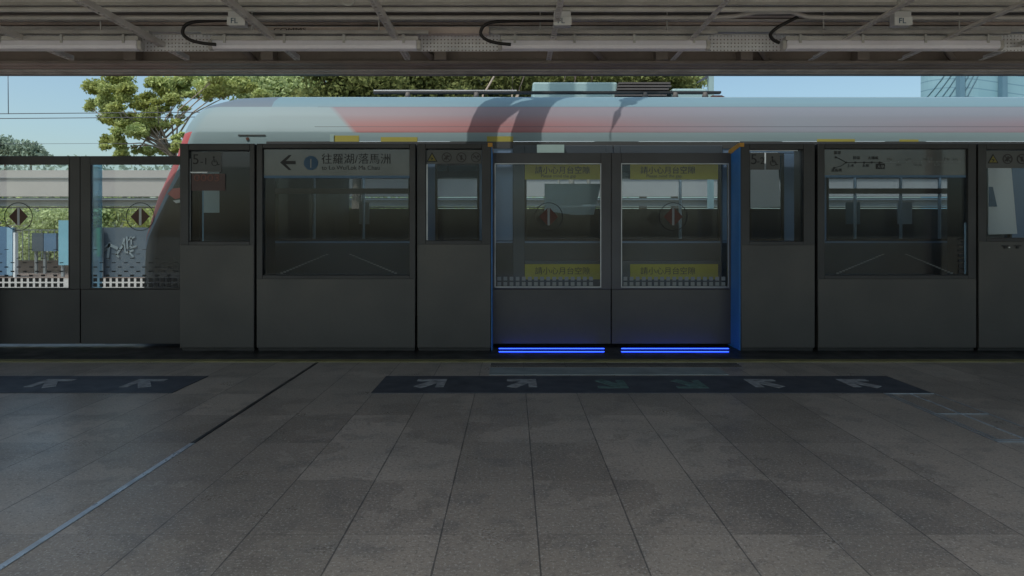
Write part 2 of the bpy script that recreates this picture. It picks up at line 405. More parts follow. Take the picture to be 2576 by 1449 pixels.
# ------------------------------------------------------------------ gates
def win_frame(b, x0, x1, z0, z1, wx0, wx1, wz0, wz1, y0, y1):
    b.box(x0, wx0, y0, y1, z0, z1); b.box(wx1, x1, y0, y1, z0, z1)
    b.box(wx0, wx1, y0, y1, z0, wz0); b.box(wx0, wx1, y0, y1, wz1, z1)
def frit(b, x0, x1, z0, y, rows=9, pitch=.055):
    """black rectangles that thin out upwards"""
    k = 0
    for r in range(rows):
        h = (.034, .034, .017, .012, .010, .008, .006, .005, .005)[r]; z = z0+.012+r*.047 if r < 2 else z0+.012+.094+(r-2)*.040
        n = int((x1-x0)/pitch)
        for i in range(n):
            if r > 1 and (i+r) % 2: continue
            if r > 5 and (i*3+r) % 4: continue
            x = x0+.012+i*pitch; b.box(x, x+.034, y-.002, y-.0005, z, z+h)
def door_symbol(cx, cz, y, parent, lit=False):
    b = MB(); b.ring((cx, cz), .122, .128, y, .002, 48); b.build('symbol_ring', M['ink'], parent)
    b = MB(); 
    for s in (-1, 1): b.prism([(cx+s*.012, cz+.078), (cx+s*.085, cz), (cx+s*.012, cz-.078)], 'Y', y, y+.002)
    b.build('symbol_diamond', M['maroon'], parent)
    MB().box(cx-.010, cx+.010, y, y+.002, cz-.078, cz+.078).build('symbol_line', M['inkgrey' if lit else 'boxgrey'], parent)
def leaf(x0, x1, wx0, wx1, top, wtop, wbot, label, symx, sticker=None, strip=None, lit=False):
    t = thing('gate_leaf', label, 'platform gate', ((x0+x1)/2, DY, 0), 'sliding platform gate leaves')
    b = MB(); win_frame(b, x0, x1, .52 - 0, top, wx0, wx1, wbot, wtop, DY-.02, DY+.03); b.build('frame', M['gatelit' if lit else 'gate2'], t, .004)
    MB().box(x0+.003, x1-.003, DY-.016, DY+.026, .03, .519).build('lower_panel', M['gate'] if lit else M['gate2'], t, .003)
    MB().box(wx0-.004, wx1+.004, DY-.004, DY+.004, wbot-.004, wtop+.004).build('glass', M['glass'], t)
    b = MB(); win_frame(b, wx0-.002, wx1+.002, wbot-.002, wtop+.002, wx0+.006, wx1-.006, wbot+.006, wtop-.006, DY-.023, DY-.005); b.build('glazing_trim', M['alu'] if lit else M['gate2'], t)
    b = MB(); frit(b, wx0+.01, wx1-.01, wbot, DY-.005, 2 if lit else 9); b.build('dot_pattern', M['inkgrey'] if lit else M['ink'], t)
    door_symbol(symx, gzd(545), DY-.009, t, lit)
    if strip: MB().box(strip[0], strip[1], DY-.0065, DY-.0045, wbot+.004, wtop-.004).build('blue_strip', M['bluefilm'], t)
    return t
def gzd(y): return 1-(y-593)*DY/F
def dx(x): return (x-1290)*DY/F
leaf(dx(-90), dx(204.5), dx(-55), dx(178), gzd(393), gzd(413), gzd(725), 'left leaf of the closed clear gates at the far left', dx(48))
leaf(dx(205.5), dx(505), dx(230), dx(480), gzd(393), gzd(413), gzd(725), 'clear gate leaf with pale blue strip, just left of the 5-1 panel', dx(354), strip=(dx(231), dx(258)))
leaf(dx(1224), dx(1536.5), dx(1245), dx(1511), gzd(385), gzd(412), gzd(722), 'left leaf of the closed blue lit gate pair in the middle', dx(1380), lit=True)
leaf(dx(1537.5), dx(1856), dx(1562), dx(1831), gzd(385), gzd(412), gzd(722), 'right leaf of the closed blue lit gate pair, beside the blue-lit post', dx(1693), lit=True)
# floor LED strips in the threshold in front of the middle gates
for (a, c, nm) in ((1255, 1520, 'left'), (1563, 1833, 'right')):
    t = thing('threshold_light', 'pair of glowing blue light lines in the sill under the %s middle gate leaf' % nm, 'light', (PX((a+c)/2, 5.6), 5.58, 0), 'blue threshold lights')
    for yy in (5.655, 5.50):
        MB().box(PX(a, yy), PX(c, yy), yy-.0055, yy+.0055, .0085, .013).build('light_strip', M['led'], t)
    MB().box(PX(a, 5.5)-.02, PX(c, 5.5)+.04, 5.46, 5.70, 0, .0085).build('sill_plate', M['gateblack'], t)

def panel(x0, x1, wy0, wy1, wx0, wx1, label, cat='gate panel', top=361, left_blue=False, right_blue=False, gl='tglass', name='gate_cabinet'):
    t = thing(name, label, cat, (gx((x0+x1)/2), GY, 0), 'tall fixed panels between the gates')
    X0, X1 = gx(x0), gx(x1); z1 = gz(top)
    b = MB(); win_frame(b, X0, X1, .30, z1, gx(wx0), gx(wx1), gz(wy1), gz(wy0), GY, GY+.10)
    b.build('frame', M['gate2'], t, .005)
    b = MB(); b.box(X0+.003, X1-.003, GY-.004, GY+.08, .035, gz(wy1)-.03); b.build('lower_panel', M['gate'], t, .004)
    for xa, xb in ((X0+.002, X0+.05), (X1-.05, X1-.002)):
        MB().box(xa, xb, GY+.102, GY+.30, 0, z1-.002).build('side_post', M['gate2'], t, .003)
    MB().box(X0+.01, X1-.01, GY+.02, GY+.25, 0, .034).build('plinth', M['plinth'], t)
    MB().box(gx(wx0)-.003, gx(wx1)+.003, GY+.03, GY+.04, gz(wy1)-.003, gz(wy0)+.003).build('glass', M[gl], t)
    return t
pB = panel(452, 640, 378, 607, 474, 628, 'narrow dark gate cabinet with the 5-1 and wheelchair sign')
pA = panel(-620, -98, 373, 692, -600, -116, 'wide fixed gate panel beyond the left picture edge')
pC = panel(645, 1045, 373, 692, 660, 1030, 'wide fixed gate panel with left arrow and platform 1 direction sign')
pD = panel(1049, 1235, 374, 605, 1071, 1212, 'narrow gate cabinet with four safety icons left of the blue lit gates')
pF = panel(1864, 2050, 376, 607, 1886, 2022, 'narrow gate cabinet with the 5-2 sign beside the blue-lit post')
pG = panel(2057, 2456, 374, 692, 2075, 2436, 'wide fixed gate panel with the route map strip')
pH = panel(2461, 2660, 376, 598, 2482, 2640, 'gate cabinet with two keyholes cut by the right picture edge')
# side cheeks with blue light painted on + orange cap facing the opening
def cheek(p, x, s):
    X = gx(x)
    a, c = sorted((X, X-s*.006)); 
    MB().box(a, c, GY+.004, GY+.298, .01, gz(361)-.03).build('bluelit_cheek', M['blue'], p)
    MB().prism([(GY-.002, gz(361)+.006), (GY+.05, gz(361)+.006), (GY+.28, gz(366)), (GY+.30, gz(376)), (GY+.30, gz(388)), (GY+.23, gz(379)), (GY, gz(369))], 'X', *sorted((X-s*.008, X+s*.03))).build('orange_cap', M['orange'], p)
cheek(pD, 1236, -1); cheek(pF, 1863, 1)
for p in (pB, pC, pG, pD, pF):     # small rubber joints between the cabinets
    pass
# signs and stickers ------------------------------------------------
Y = GY+.028
def wheelchair(cx, cz, s, y, parent, m):
    b = MB(); b.disc((cx-.10*s, cz+.42*s), .095*s, y)
    b.stroke([(cx-.10*s, cz+.28*s), (cx-.06*s, cz-.05*s), (cx+.22*s, cz-.05*s), (cx+.34*s, cz-.36*s), (cx+.46*s, cz-.32*s)], .085*s, y)
    b.stroke([(cx-.09*s, cz+.13*s), (cx+.18*s, cz+.11*s)], .06*s, y)
    b.ring((cx-.02*s, cz-.16*s), .25*s, .315*s, y, .002, 28, None, R(125), R(345))
    return b.build('wheelchair_symbol', m, parent)
def plaque(p, x0, x1, y0, y1, m='film', name='sign_film', dy=0):
    return MB().box(gx(x0), gx(x1), Y+dy-.003, Y+dy-.001, gz(y1), gz(y0)).build(name, M[m], p)
M['plaq'] = paint('dim_grey_plaque', (.115, .12, .118), .5, 0, .15, 2, 0)
# 5-1
plaque(pB, 478, 553, 381, 432, 'plaq', 'number_plate'); text('5', gx(480), gz(412), Y-.005, .125, M['ink'], pB); text('-1', gx(500), gz(413), Y-.005, .085, M['ink'], pB)
wheelchair(gx(537), gz(405), .085, Y-.006, pB, M['ink'])
plaque(pB, 478, 563, 436, 479, 'displayred', 'red_display'); text('0003', gx(484), gz(455), Y-.005, .085, M['digit'], pB, 'display_digits', sx=1.35)
MB().box(gx(475), gx(520), Y-.012, Y-.0055, gz(435), gz(431.5)).build('edge_trim', M['alu'], pB)
MB().box(gx(473), gx(476), Y-.006, Y-.002, gz(606), gz(398)).build('edge_trim', M['alu'], pB)
# 5-2
b = MB(); b.box(gx(1886), gx(2010), Y-.006, Y-.002, gz(379), gz(376.5)); b.build('edge_trim', M['alu'], pF)
plaque(pF, 1889, 1926, 383, 426, 'plaq', 'number_plate'); plaque(pF, 1930, 1965, 383, 426, 'plaq', 'wheelchair_plate')
text('5', gx(1890), gz(412), Y-.005, .125, M['ink'], pF); text('-2', gx(1906), gz(412), Y-.005, .085, M['ink'], pF)
wheelchair(gx(1948), gz(405), .085, Y-.006, pF, M['ink'])
# direction sign
plaque(pC, 661, 1029, 375, 441); MB().box(gx(661), gx(1029), Y-.004, Y-.0035, gz(447.5), gz(441)).build('sign_border', M['bluebd'], pC)
b = MB(); ax, az = gx(702), gz(408)
b.prism([(ax, az), (ax+.075, az+.065), (ax+.10, az+.065), (ax+.05, az+.014), (ax+.135, az+.014), (ax+.135, az-.014), (ax+.05, az-.014), (ax+.10, az-.065), (ax+.075, az-.065)], 'Y', Y-.006, Y-.004)
b.build('arrow_symbol', M['ink'], pC)
MB().disc((gx(780), gz(409)), .062, Y-.006).build('platform_disc', M['inkblue'], pC); text('1', gx(780), gz(421), Y-.0075, .11, M['inkgrey'], pC, 'platform_number', 'CENTER')
text('往羅湖/落馬洲', gx(806), gz(409), Y-.005, .0965, M['ink'], pC, 'station_names')
text('to Lo Wu/Lok Ma Chau', gx(807), gz(426), Y-.005, .052, M['ink'], pC, 'station_names')
# route map
plaque(pG, 2076, 2435, 375, 440); MB().box(gx(2076), gx(2435), Y-.004, Y-.0035, gz(446), gz(440)).build('sign_border', M['bluebd'], pG)
def mp(cx, cy): return (gx((3060+cx*780/2018)/1.4907), gz((520+cy*560/1449)/1.4907))
b = MB(); b.stroke([mp(205, 178), mp(240, 190), mp(305, 228), mp(660, 228)], .006, Y-.006); b.stroke([mp(305, 228), mp(255, 262), mp(190, 280)], .006, Y-.006)
for c in ((205, 178), (305, 228), (395, 228), (480, 228), (555, 228), (632, 228), (190, 280)): b.disc(mp(*c), .009, Y-.0065)
b.build('route_line', M['ink'], pG)
b = MB(); b.stroke([mp(660, 228), mp(900, 222), mp(1420, 222)], .003, Y-.006)
for c in range(740, 1400, 75): b.disc(mp(c, 222), .006, Y-.0065)
b.build('route_line', M['inkgrey'], pG)
for s_, c in (('羅湖', (185, 145)), ('落馬洲', (160, 315)), ('上水', (315, 270)), ('粉嶺', (372, 195)), ('太和', (460, 270)), ('大埔墟', (515, 195))):
    x, z = mp(*c); text(s_, x, z, Y-.006, .031, M['ink'], pG, 'station_names')
for s_, c in (('火炭', (700, 205)), ('沙田', (790, 260)), ('大圍', (880, 205)), ('九龍塘', (960, 260)), ('旺角東', (1060, 205)), ('紅磡', (1160, 260)), ('會展', (1260, 205)), ('金鐘', (1345, 205))):
    x, z = mp(*c); text(s_, x, z, Y-.006, .026, M['inkgrey'], pG, 'station_names')
x, z = mp(596, 292); MB().box(x, x+.075, Y-.007, Y-.005, z, z+.048).build('current_station_box', M['ink'], pG); text('大學', x+.008, z+.010, Y-.009, .031, M['inkgrey'], pG, 'station_names')
# safety icons
def icons(p, xs, yc):
    for k, x in enumerate(xs):
        cx, cz = gx(x), gz(yc)
        if k == 0:
            b = MB(); b.prism([(cx-.048, cz-.038), (cx+.048, cz-.038), (cx, cz+.045)], 'Y', Y-.006, Y-.004, M['ink']); b.prism([(cx-.034, cz-.030), (cx+.034, cz-.030), (cx, cz+.029)], 'Y', Y-.0075, Y-.0061, M['yellowdim'])
            b.stroke([(cx-.012, cz-.005), (cx+.006, cz-.008), (cx-.004, cz-.022)], .007, Y-.009, .0012, M['ink']); b.build('warning_sign', None, p)
        else:
            b = MB(); b.ring((cx, cz), .036, .043, Y-.006, .002, 28)
            b.stroke([(cx-.027, cz+.027), (cx+.027, cz-.027)], .006, Y-.0065)
            if k == 1: b.stroke([(cx-.02, cz-.015), (cx, cz+.004), (cx+.022, cz+.012)], .012, Y-.0068); b.stroke([(cx-.004, cz-.02), (cx+.004, cz+.02)], .01, Y-.0070)
            elif k == 2: b.disc((cx, cz+.012), .009, Y-.0068); b.box(cx-.009, cx+.009, Y-.0068, Y-.005, cz-.022, cz+.004)
            else: b.stroke([(cx-.025, cz), (cx-.005, cz+.008), (cx+.002, cz-.01)], .008, Y-.0068); b.disc((cx+.018, cz+.008), .010, Y-.007)
            b.build('prohibition_sign', M['inksoft'], p)
M['yellowdim'] = paint('dim_yellow', (.20, .17, .03), .5, 0, .1, bump=0); M['inksoft'] = paint('soft_black_ink', (.035, .03, .03), .5, 0, .1, bump=0)
plaque(pD, 1072, 1211, 376, 411, 'plaq'); icons(pD, (1086, 1123, 1160, 1197), 395)
plaque(pH, 2483, 2639, 378, 422, 'plaq'); icons(pH, (2503, 2540, 2576, 2612), 399)
MB().box(gx(1071.5), gx(1075), Y-.006, Y-.002, gz(604), gz(412)).build('edge_trim', M['alu'], pD)
for kx in (2527, 2558):
    b = MB(); b.disc((gx(kx), gz(622)), .012, GY-.012, .01); b.stroke([(gx(kx-8), gz(618)), (gx(kx+8), gz(618))], .01, GY-.011); b.build('keyhole', M['ink'], pH)
MB().disc((gx(2536.5), gz(622)), .006, GY-.014, .01).build('indicator_light', M['white'], pH)
plaque(pG, 2431, 2436, 560, 690, 'bluefilm', 'blue_strip', .001)
b = MB()
for i in range(7): b.box(gx(2417), gx(2428)-.0, Y-.004, Y-.002, gz(688-i*14), gz(688-i*14)+.034-.004*i)
b.build('dot_pattern', M['ink'], pG)
for p, c in ((pG, 2255), (pC, 850)):       # the faint dotted chevron on the wide panels
    for s in (-1, 1):
        b = MB()
        for i in range(16):
            x = c+s*(30+i*7.6); y = 640+i*3.1 if i else 640
            b.box(gx(x)-.011, gx(x)+.011, Y-.003, Y-.0015, gz(y)-.004-.001*i*.4, gz(y)+.003)
        b.build('dotted_line', M['dotink'], p)

# ------------------------------------------------------------------ train
TY0, TY1 = 6.15, 9.05; YC = (TY0+TY1)/2
def tx(x): return (x-1290)*TY0/F
def tz(y): return 1-(y-593)*TY0/F
train = thing('train', 'pale blue and white commuter train with red swoosh standing behind the gates', 'train', (0, YC, -1.0))
half = [(TY0, 1.90), (TY0, 1.985), (TY0+.004, 2.0), (TY0+.025, 2.045), (TY0+.06, 2.14), (TY0+.12, 2.25), (TY0+.20, 2.325), (TY0+.32, 2.385), (TY0+.47, 2.425), (TY0+.75, 2.47), (TY0+1.1, 2.50), (YC, 2.51)]
prof = half + [(2*YC-y, z) for y, z in half[:-1][::-1]]
XN = -2.35
def loft(rings, closed, mats, name, parent, mat=None):
    bm = MB(); R_ = [[bm.bm.verts.new(p) for p in r] for r in rings]; n = len(rings[0])
    for i in range(len(R_)-1):
        for j in range(n if closed else n-1):
            f = bm.bm.faces.new((R_[i][j], R_[i][(j+1) % n], R_[i+1][(j+1) % n], R_[i+1][j])); f.smooth = True
            f.material_index = bm.mi(mats(i, j, f) if callable(mats) else mats)
    if closed: bm.bm.faces.new(R_[-1]).material_index = bm.mi(mats(len(R_)-1, 0, None) if callable(mats) else mats)
    return bm.build(name, mat, parent)
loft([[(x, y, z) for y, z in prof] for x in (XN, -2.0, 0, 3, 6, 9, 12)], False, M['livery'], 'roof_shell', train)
# nose
low = [(TY0+.10, -.6), (TY0+.02, -.2), (TY0, .35), (TY0, 1.0), (TY0, 1.45)]
full = low + prof + [(2*YC-y, z) for y, z in low[::-1]]
SIL = ((-.40, -.575), (-.029, -.573), (.0204, -.566), (.0635, -.549), (.1098, -.526), (.1437, -.515), (.165, -.508), (.1789, -.4997), (.192, -.489), (.2023, -.475), (.2134, -.438), (.2171, -.364), (.24, -.25))
def front(y, z):
    u = abs(y-YC)/1.45; ye = YC-1.45*math.sqrt(u*u*.96+.04); v = (z-1)/ye
    v = max(SIL[0][0], min(SIL[-1][0], v))
    for (v0, m0), (v1, m1) in zip(SIL, SIL[1:]):
        if v <= v1: return min(XN-.02, (m0+(m1-m0)*(v-v0)/(v1-v0))*ye)
rings = [[(XN, y, z) for y, z in full]]
for k in (1.0001, .997, .99, .975, .95, .92, .89, .84, .78, .7, .6, .5, .4, .3, .2, .1, .02):
    t = max(0, min(1, (k-.89)/.11)); off = .13*(1-math.sqrt(max(0, 1-t*t))); kk = min(k, 1)
    ring = []
    for y, z in full:
        yy = YC+(y-YC)*kk; zz = .9+(z-.9)*kk
        ring.append((min(XN-.01, front(yy, zz)+off), yy, zz))
    rings.append(ring)
def nose_mat():
    n = N('train_nose_paint'); q = n.xyz(); X, Yc, Z = q['X'], q['Y'], q['Z']
    u = n.math('DIVIDE', n.math('ABSOLUTE', n.math('SUBTRACT', Yc, YC)), 1.45)
    def inside(v, a, b): return n.math('MULTIPLY', n.math('GREATER_THAN', v, a), n.math('LESS_THAN', v, b))
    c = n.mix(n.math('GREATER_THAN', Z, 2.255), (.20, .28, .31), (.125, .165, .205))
    xs = n.math('ADD', -3.528, n.math('MULTIPLY', n.math('SUBTRACT', Z, 1.0), .38)); xd = n.math('ADD', -3.55, n.math('MULTIPLY', n.math('SUBTRACT', Z, 1.0), .553))
    low = n.math('LESS_THAN', Z, 1.78)
    c = n.mix(n.math('MULTIPLY', n.math('LESS_THAN', X, n.math('ADD', xs, .075)), n.math('LESS_THAN', Z, 2.0)), c, (.42, .085, .09))
    c = n.mix(n.math('MULTIPLY', low, n.math('GREATER_THAN', X, xd)), c, (.12, .18, .25))
    c = n.mix(n.math('MULTIPLY', low, n.math('GREATER_THAN', X, n.math('ADD', xd, .05))), c, (.022, .025, .032))
    side = n.math('MULTIPLY', n.math('GREATER_THAN', X, -3.16), n.math('MULTIPLY', n.math('LESS_THAN', Z, 1.86), n.math('LESS_THAN', Yc, 6.3)))
    c = n.mix(side, c, (.035, .036, .038))
    c = n.mix(n.math('MULTIPLY', n.math('MULTIPLY', side, inside(X, -3.13, -2.95)), n.math('GREATER_THAN', Z, .93)), c, (.22, .38, .50))
    c = n.mix(n.math('MULTIPLY', n.math('MULTIPLY', side, inside(X, -2.95, -2.80)), inside(Z, 1.22, 1.62)), c, (.50, .60, .60))
    c = n.mix(n.math('MULTIPLY', side, inside(X, -3.045, -3.037)), c, (.02, .02, .03))
    n.L(c, n.b.inputs['Base Color']); n.b.inputs['Roughness'].default_value = .55; n.b.inputs['Specular IOR Level'].default_value = .3
    return n.m
M['nose'] = nose_mat()
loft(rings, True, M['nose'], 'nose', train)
# body side with window and door openings; list of solid spans
def side_wall(y0, y1, zb=None, zt=None):
    zb = tz(606) if zb is None else zb; zt = tz(386) if zt is None else zt
    b = MB(); b.box(XN, 12, y0, y1, -.85, zb); b.box(XN, 12, y0, y1, zt, 1.90)
    wins = ((674, 1032), (1095, 1205), (1320, 1524), (1560, 1812), (1885, 1972), (2080, 2430), (2478, 2545), (2900, 3200), (3300, 3700))
    sc = (y0/TY0) if y0 > 7 else 1.0
    xs = [XN] + [max(XN+.05, v*sc) for w_ in wins for v in (tx(w_[0]), tx(w_[1]))] + [14]
    for i in range(0, len(xs), 2): b.box(xs[i], xs[i+1], y0, y1, zb, zt)
    return b, wins
b, wins = side_wall(TY0, TY0+.09); b.build('side_wall', M['trainwall'], train, .006)
b, _ = side_wall(TY1-.09, TY1, PZ(525, 8.96), PZ(448, 8.96)); b.build('side_wall', M['int'], train)
for a, c in wins:
    f = MB(); f.box(tx(a)-.004, tx(c)+.004, TY0+.03, TY0+.036, tz(608), tz(384)); wo = f.build('window', M['trglass'], train)
    f = MB(); win_frame(f, tx(a), tx(c), tz(606), tz(386), tx(a)+.018, tx(c)-.018, tz(606)+.02, tz(386)-.02, TY0-.004, TY0+.03); f.build('gasket', M['rubber'], wo)
for a, c in ((674, 1032), (2080, 2430)):     # grey reflection across the glass, modelled as a solid bar
    MB().box(tx(a)+.01, tx(c)-.01, TY0-.012, TY0+.028, tz(487), tz(474)).build('reflection_bar', M['beamdark'], train)
MB().box(XN, 12, TY0-.006, TY0-.001, -.02, tz(611)).build('lower_side', M['traindark'], train)
# doors
for a, c in ((1290, 1541), (1543, 1816)):
    d = MB(); win_frame(d, tx(a), tx(c), -.02, 1.86, tx(1320 if a == 1290 else 1560), tx(1524 if a == 1290 else 1812), tz(655), tz(405), TY0-.02, TY0-.003); do = d.build('door', M['doorp'], train, .004)
    x0, x1 = (1320, 1510) if a == 1290 else (1584, 1804)
    k = MB(); k.box(tx(x0), tx(x1), TY0-.028, TY0-.024, tz(452), tz(414)); k.build('yellow_notice', M['yellow'], do)
    k = MB(); k.box(tx(x0), tx(x1), TY0-.028, TY0-.024, tz(702), tz(664)); k.build('yellow_notice', M['yellow'], do)
    text('請小心月台空隙', tx(x0+25), tz(436), TY0-.031, .075, M['inkolive'] if 'inkolive' in M else M['inksoft'], do, 'notice_text')
    text('Please mind the gap', tx(x0+40), tz(447), TY0-.031, .042, M['inksoft'], do, 'notice_text')
    text('請小心月台空隙', tx(x0+25), tz(688), TY0-.031, .075, M['inksoft'], do, 'notice_text')
MB().box(XN, 12, TY0-.008, TY0-.003, tz(374), 1.898).build('cantrail', M['traindark'], train)
MB().box(XN, 12, TY0-.018, TY0-.002, -.85, .0).build('skirt', M['traindark'], train)
MB().box(tx(1350), tx(1418), TY0-.06, TY0-.031, tz(386), tz(366)).build('door_lamp_cover', M['roofunit'], train)
# yellow labels on the cantrail band
for a, c, y0, y1 in ((840, 903, 341, 358), (958, 1050, 345, 358), (1225, 1291, 343, 359), (2055, 2150, 350, 358), (2262, 2310, 351, 358)):
    MB().box(tx(a), tx(c), TY0-.004, TY0-.001, tz(y1), tz(y0)).build('yellow_label', M['labely'], train)
MB().box(tx(830), tx(842), TY0-.004, TY0-.001, tz(357), tz(338)).build('white_label', M['roofunit'], train)
# nose details: grab line and marker
k = MB(); k.box(-2.62, -2.36, TY0-.006, TY0+.01, 1.955, 1.965); k.build('seam', M['traindark'], train)
k = MB(); k.disc((-2.53, 1.925), .015, TY0-.008, .01); k.build('marker_light', M['maroon'], train)
k = MB(); k.prism([(-3.29, 1.40), (-3.24, 1.45), (-3.13, 1.46), (-3.13, 1.37), (-3.22, 1.35)], 'Y', 6.138, 6.30); k.build('tail_light', M['trainred'], train)
k = MB(); k.prism([(-3.24, 1.335), (-3.13, 1.35), (-3.13, 1.325), (-3.21, 1.31)], 'Y', 6.140, 6.30); k.build('headlight', M['white'], train)
# white and dark pieces seen through the first gate cabinet (cab side window and screen)
# interior
b = MB(); b.box(XN+.1, 12, TY0+.1, TY1-.1, -.05, .02); b.build('interior_floor', M['intdark'], train)
MB().box(XN+.1, 12, TY0+.1, TY1-.1, 2.05, 2.10).build('interior_ceiling', M['int'], train)
for x in [-1.8+1.6*k for k in range(9)]:
    MB().box(x, x+1.1, 7.1, 7.2, 2.02, 2.049).build('ceiling_lamp', M['tubelamp'], train)
for x in (PX(790, 7.0), PX(757, 7.6), PX(893, 7.0), PX(2200, 7.0), PX(2240, 7.6), PX(1700, 7.6), 4.9, 6.2):
    MB().tube([(x, 7.0 if x in (PX(790, 7.0),) else 7.4, .02), (x, 7.4 if x not in (PX(790, 7.0),) else 7.0, 2.05)], .017).build('grab_pole', M['pole'], train)
for a, c in ((-2.2, -.3), (2.0, 4.2), (4.9, 7.5)):
    for (y0, y1, yb) in ((6.3, 6.75, 6.27), (8.45, 8.9, 8.88)):
        b = MB(); b.box(a, c, y0, y1, .38, .45); b.box(a, c, min(yb, yb+.05), max(yb, yb+.05), .45, .88); b.box(a+.05, c-.05, (y0+y1)/2-.1, (y0+y1)/2+.1, .02, .38)
        b.build('seat_bench', M['seat'], train, .02)
MB().tube([(XN+.3, 6.75, 1.78), (12, 6.75, 1.78)], .014).build('grab_rail', M['pole'], train)
for k in range(26):
    x = -2.0+k*.33
    MB().tube([(x, 6.75, 1.765), (x, 6.75, 1.66)], .006, seg=5).build('hanging_strap', M['rubber'], train)
for x0_, x1_, m_ in ((PX(700, 8.9), PX(770, 8.9), 'ltblue'), (PX(905, 8.9), PX(930, 8.9), 'white'), (PX(2125, 8.9), PX(2160, 8.9), 'ltblue'), (PX(2255, 8.9), PX(2290, 8.9), 'screen')):
    MB().box(x0_, x1_, 8.86, 8.88, 1.16, 1.46).build('advert_panel', M[m_], train)
# draught screens
for (pts_, nn_) in ((((1887, 384), (1955, 384), (1962, 520), (1887, 524)), 'white_panel'), (((2390, 386), (2430, 386), (2430, 500), (2426, 515), (2400, 500)), 'white_panel'), (((2484, 386), (2538, 386), (2556, 588), (2484, 590)), 'white_panel')):
    MB().prism([(PX(x, TY0), PZ(y, TY0)) for x, y in pts_], 'Y', TY0-.014, TY0-.006).build(nn_, M['screen'], train)
MB().prism([(PX(x, TY0), PZ(y, TY0)) for x, y in ((2484, 470), (2494, 470), (2505, 520), (2484, 520))], 'Y', TY0-.018, TY0-.0145).build('blue_notice', M['bluebd'], train)
def screen(pts, Yd, m='screen', nm_='draught_screen'):
    MB().prism([(PX(x, Yd), PZ(y, Yd)) for x, y in pts], 'Y', Yd, Yd+.02).build(nm_, M[m], train)
screen([(1959, 384), (1983, 384), (1985, 600), (1976, 600), (1969, 520)], TY0+.14, 'traindark', 'door_pillar')
screen([(2386, 386), (2432, 386), (2432, 470), (2428, 525), (2396, 500)], TY0+.16)
screen([(2470, 386), (2538, 386), (2556, 596), (2470, 580)], TY0+.16)
screen([(1370, 462), (1512, 462), (1494, 540), (1440, 540), (1370, 530)], TY0+.18)
b = MB(); b.box(-2.5, 12, TY0+.12, TY0+.14, tz(470), tz(452)); 
# far end wall gives darkness behind part of the windows
MB().box(XN+.02, XN+.08, TY0+.1, TY1-.1, 0, 2.05).build('cab_bulkhead', M['intdark'], train)
# roof equipment
rz = 2.47
MB().box(PX(940, 6.75), PX(1812, 6.75), 6.72, 6.78, PZ(236, 6.75), PZ(230.5, 6.75)).build('roof_rail', M['ink'], train)
MB().box(PX(940, 6.8), PX(1300, 6.8), 6.80, 6.86, PZ(234, 6.8), PZ(226, 6.8)).build('roof_rail', M['galv'], train)
for x in (1025, 1198, 1624, 1700, 1775):
    MB().tube([(PX(x, 6.7), 6.72, 2.42), (PX(x, 6.7), 6.72, PZ(231, 6.7))], [.04, .02]).build('rail_support', M['beamdark'], train)
MB().box(PX(1340, 7.2), PX(1553, 7.2), 7.2, 8.0, 2.48, PZ(206, 7.2)).build('roof_unit', M['roofunit'], train, .02)
b = MB()
for k in range(6): b.box(PX(1545, 7.15)+.01*k, PX(1680, 7.15)+.01*k-.02*(k % 2), 7.15, 7.9, 2.52+.033*k, 2.54+.033*k)
b.build('louvre', M['louvre'], train)
MB().box(PX(1690, 7.2), PX(1780, 7.2), 7.2, 8.0, 2.48, PZ(222, 7.2)).build('roof_unit', M['roofunit'], train, .02)
MB().prism([(PX(1780, 6.7), 2.42), (PX(1826, 6.7), 2.42), (PX(1812, 6.7), 2.45), (PX(1788, 6.7), 2.45)], 'Y', 6.65, 6.75).build('roof_horn', M['maroon'], train)

# ------------------------------------------------------------------ our canopy
can = thing('station_canopy', 'low dark steel canopy roof over the platform with ribbed edge beam', 'canopy', (0, 5.5, 0))
def Yat(y, Z): return F*(Z-1)/(593-y)
b = MB(); b.box(-14, 14, 5.41, 5.66, 2.42, 2.44); b.box(-14, 14, 5.41, 5.43, 2.44, 2.56); b.box(-14, 14, 5.60, 5.66, 2.44, 2.60)
b.build('edge_beam', M['beam'], can)
MB().box(-14, 14, 5.66, 5.70, 2.412, 2.58).build('gutter_lip', M['gateblack'], can)
b = MB(); b.box(-14, 14, 5.50, 5.515, 2.405, 2.4199); b.box(-14, 14, 5.585, 5.60, 2.402, 2.4199); b.build('beam_bead', M['galv'], can)
MB().box(-14, 14, 5.33, 5.409, 2.425, 2.448).build('inner_ledge', M['beam'], can)
b = MB()      # roof sheeting with ribs running along the platform
pts = []; z0 = 2.60
yy = 5.66; k = 0; up = []
while yy > 3.4:
    zr = 2.60+(5.66-yy)*.06
    up += [(yy, zr), (yy-.11, zr), (yy-.125, zr+.045), (yy-.175, zr+.045)]; yy -= .19
pts = up + [(y, z+.02) for y, z in up[::-1]]
b.prism(pts, 'X', -14, 14); b.build('roof_sheet', M['deck'], can)
MB().prism([(3.52, 2.79), (.35, 2.98), (.35, 3.02), (3.52, 2.83)], 'X', -14, 14).build('roof_sheet', M['deck'], can)
def rib(x, w_):
    MB().box(x-w_, x+w_, 5.435, 5.599, 2.4405, 2.62).build('stiffener', M['beamdark'], can)
for x in (340, 680, 1110, 1660, 1870, 2160): 
    X = PX(x, 5.38); MB().box(X-.05, X+.05, 5.30, 5.409, 2.449, 2.60).build('stiffener', M['beam'], can)
for (xa, xb) in ((595, 640), (1030, 1095), (1450, 1520), (1870, 1930), (2325, 2400)):
    MB().tube([(PX(xa, 5.3), 5.15, 2.60), (PX(xb, 5.36), 5.37, 2.46)], .03, seg=4).build('brace', M['beam'], can)
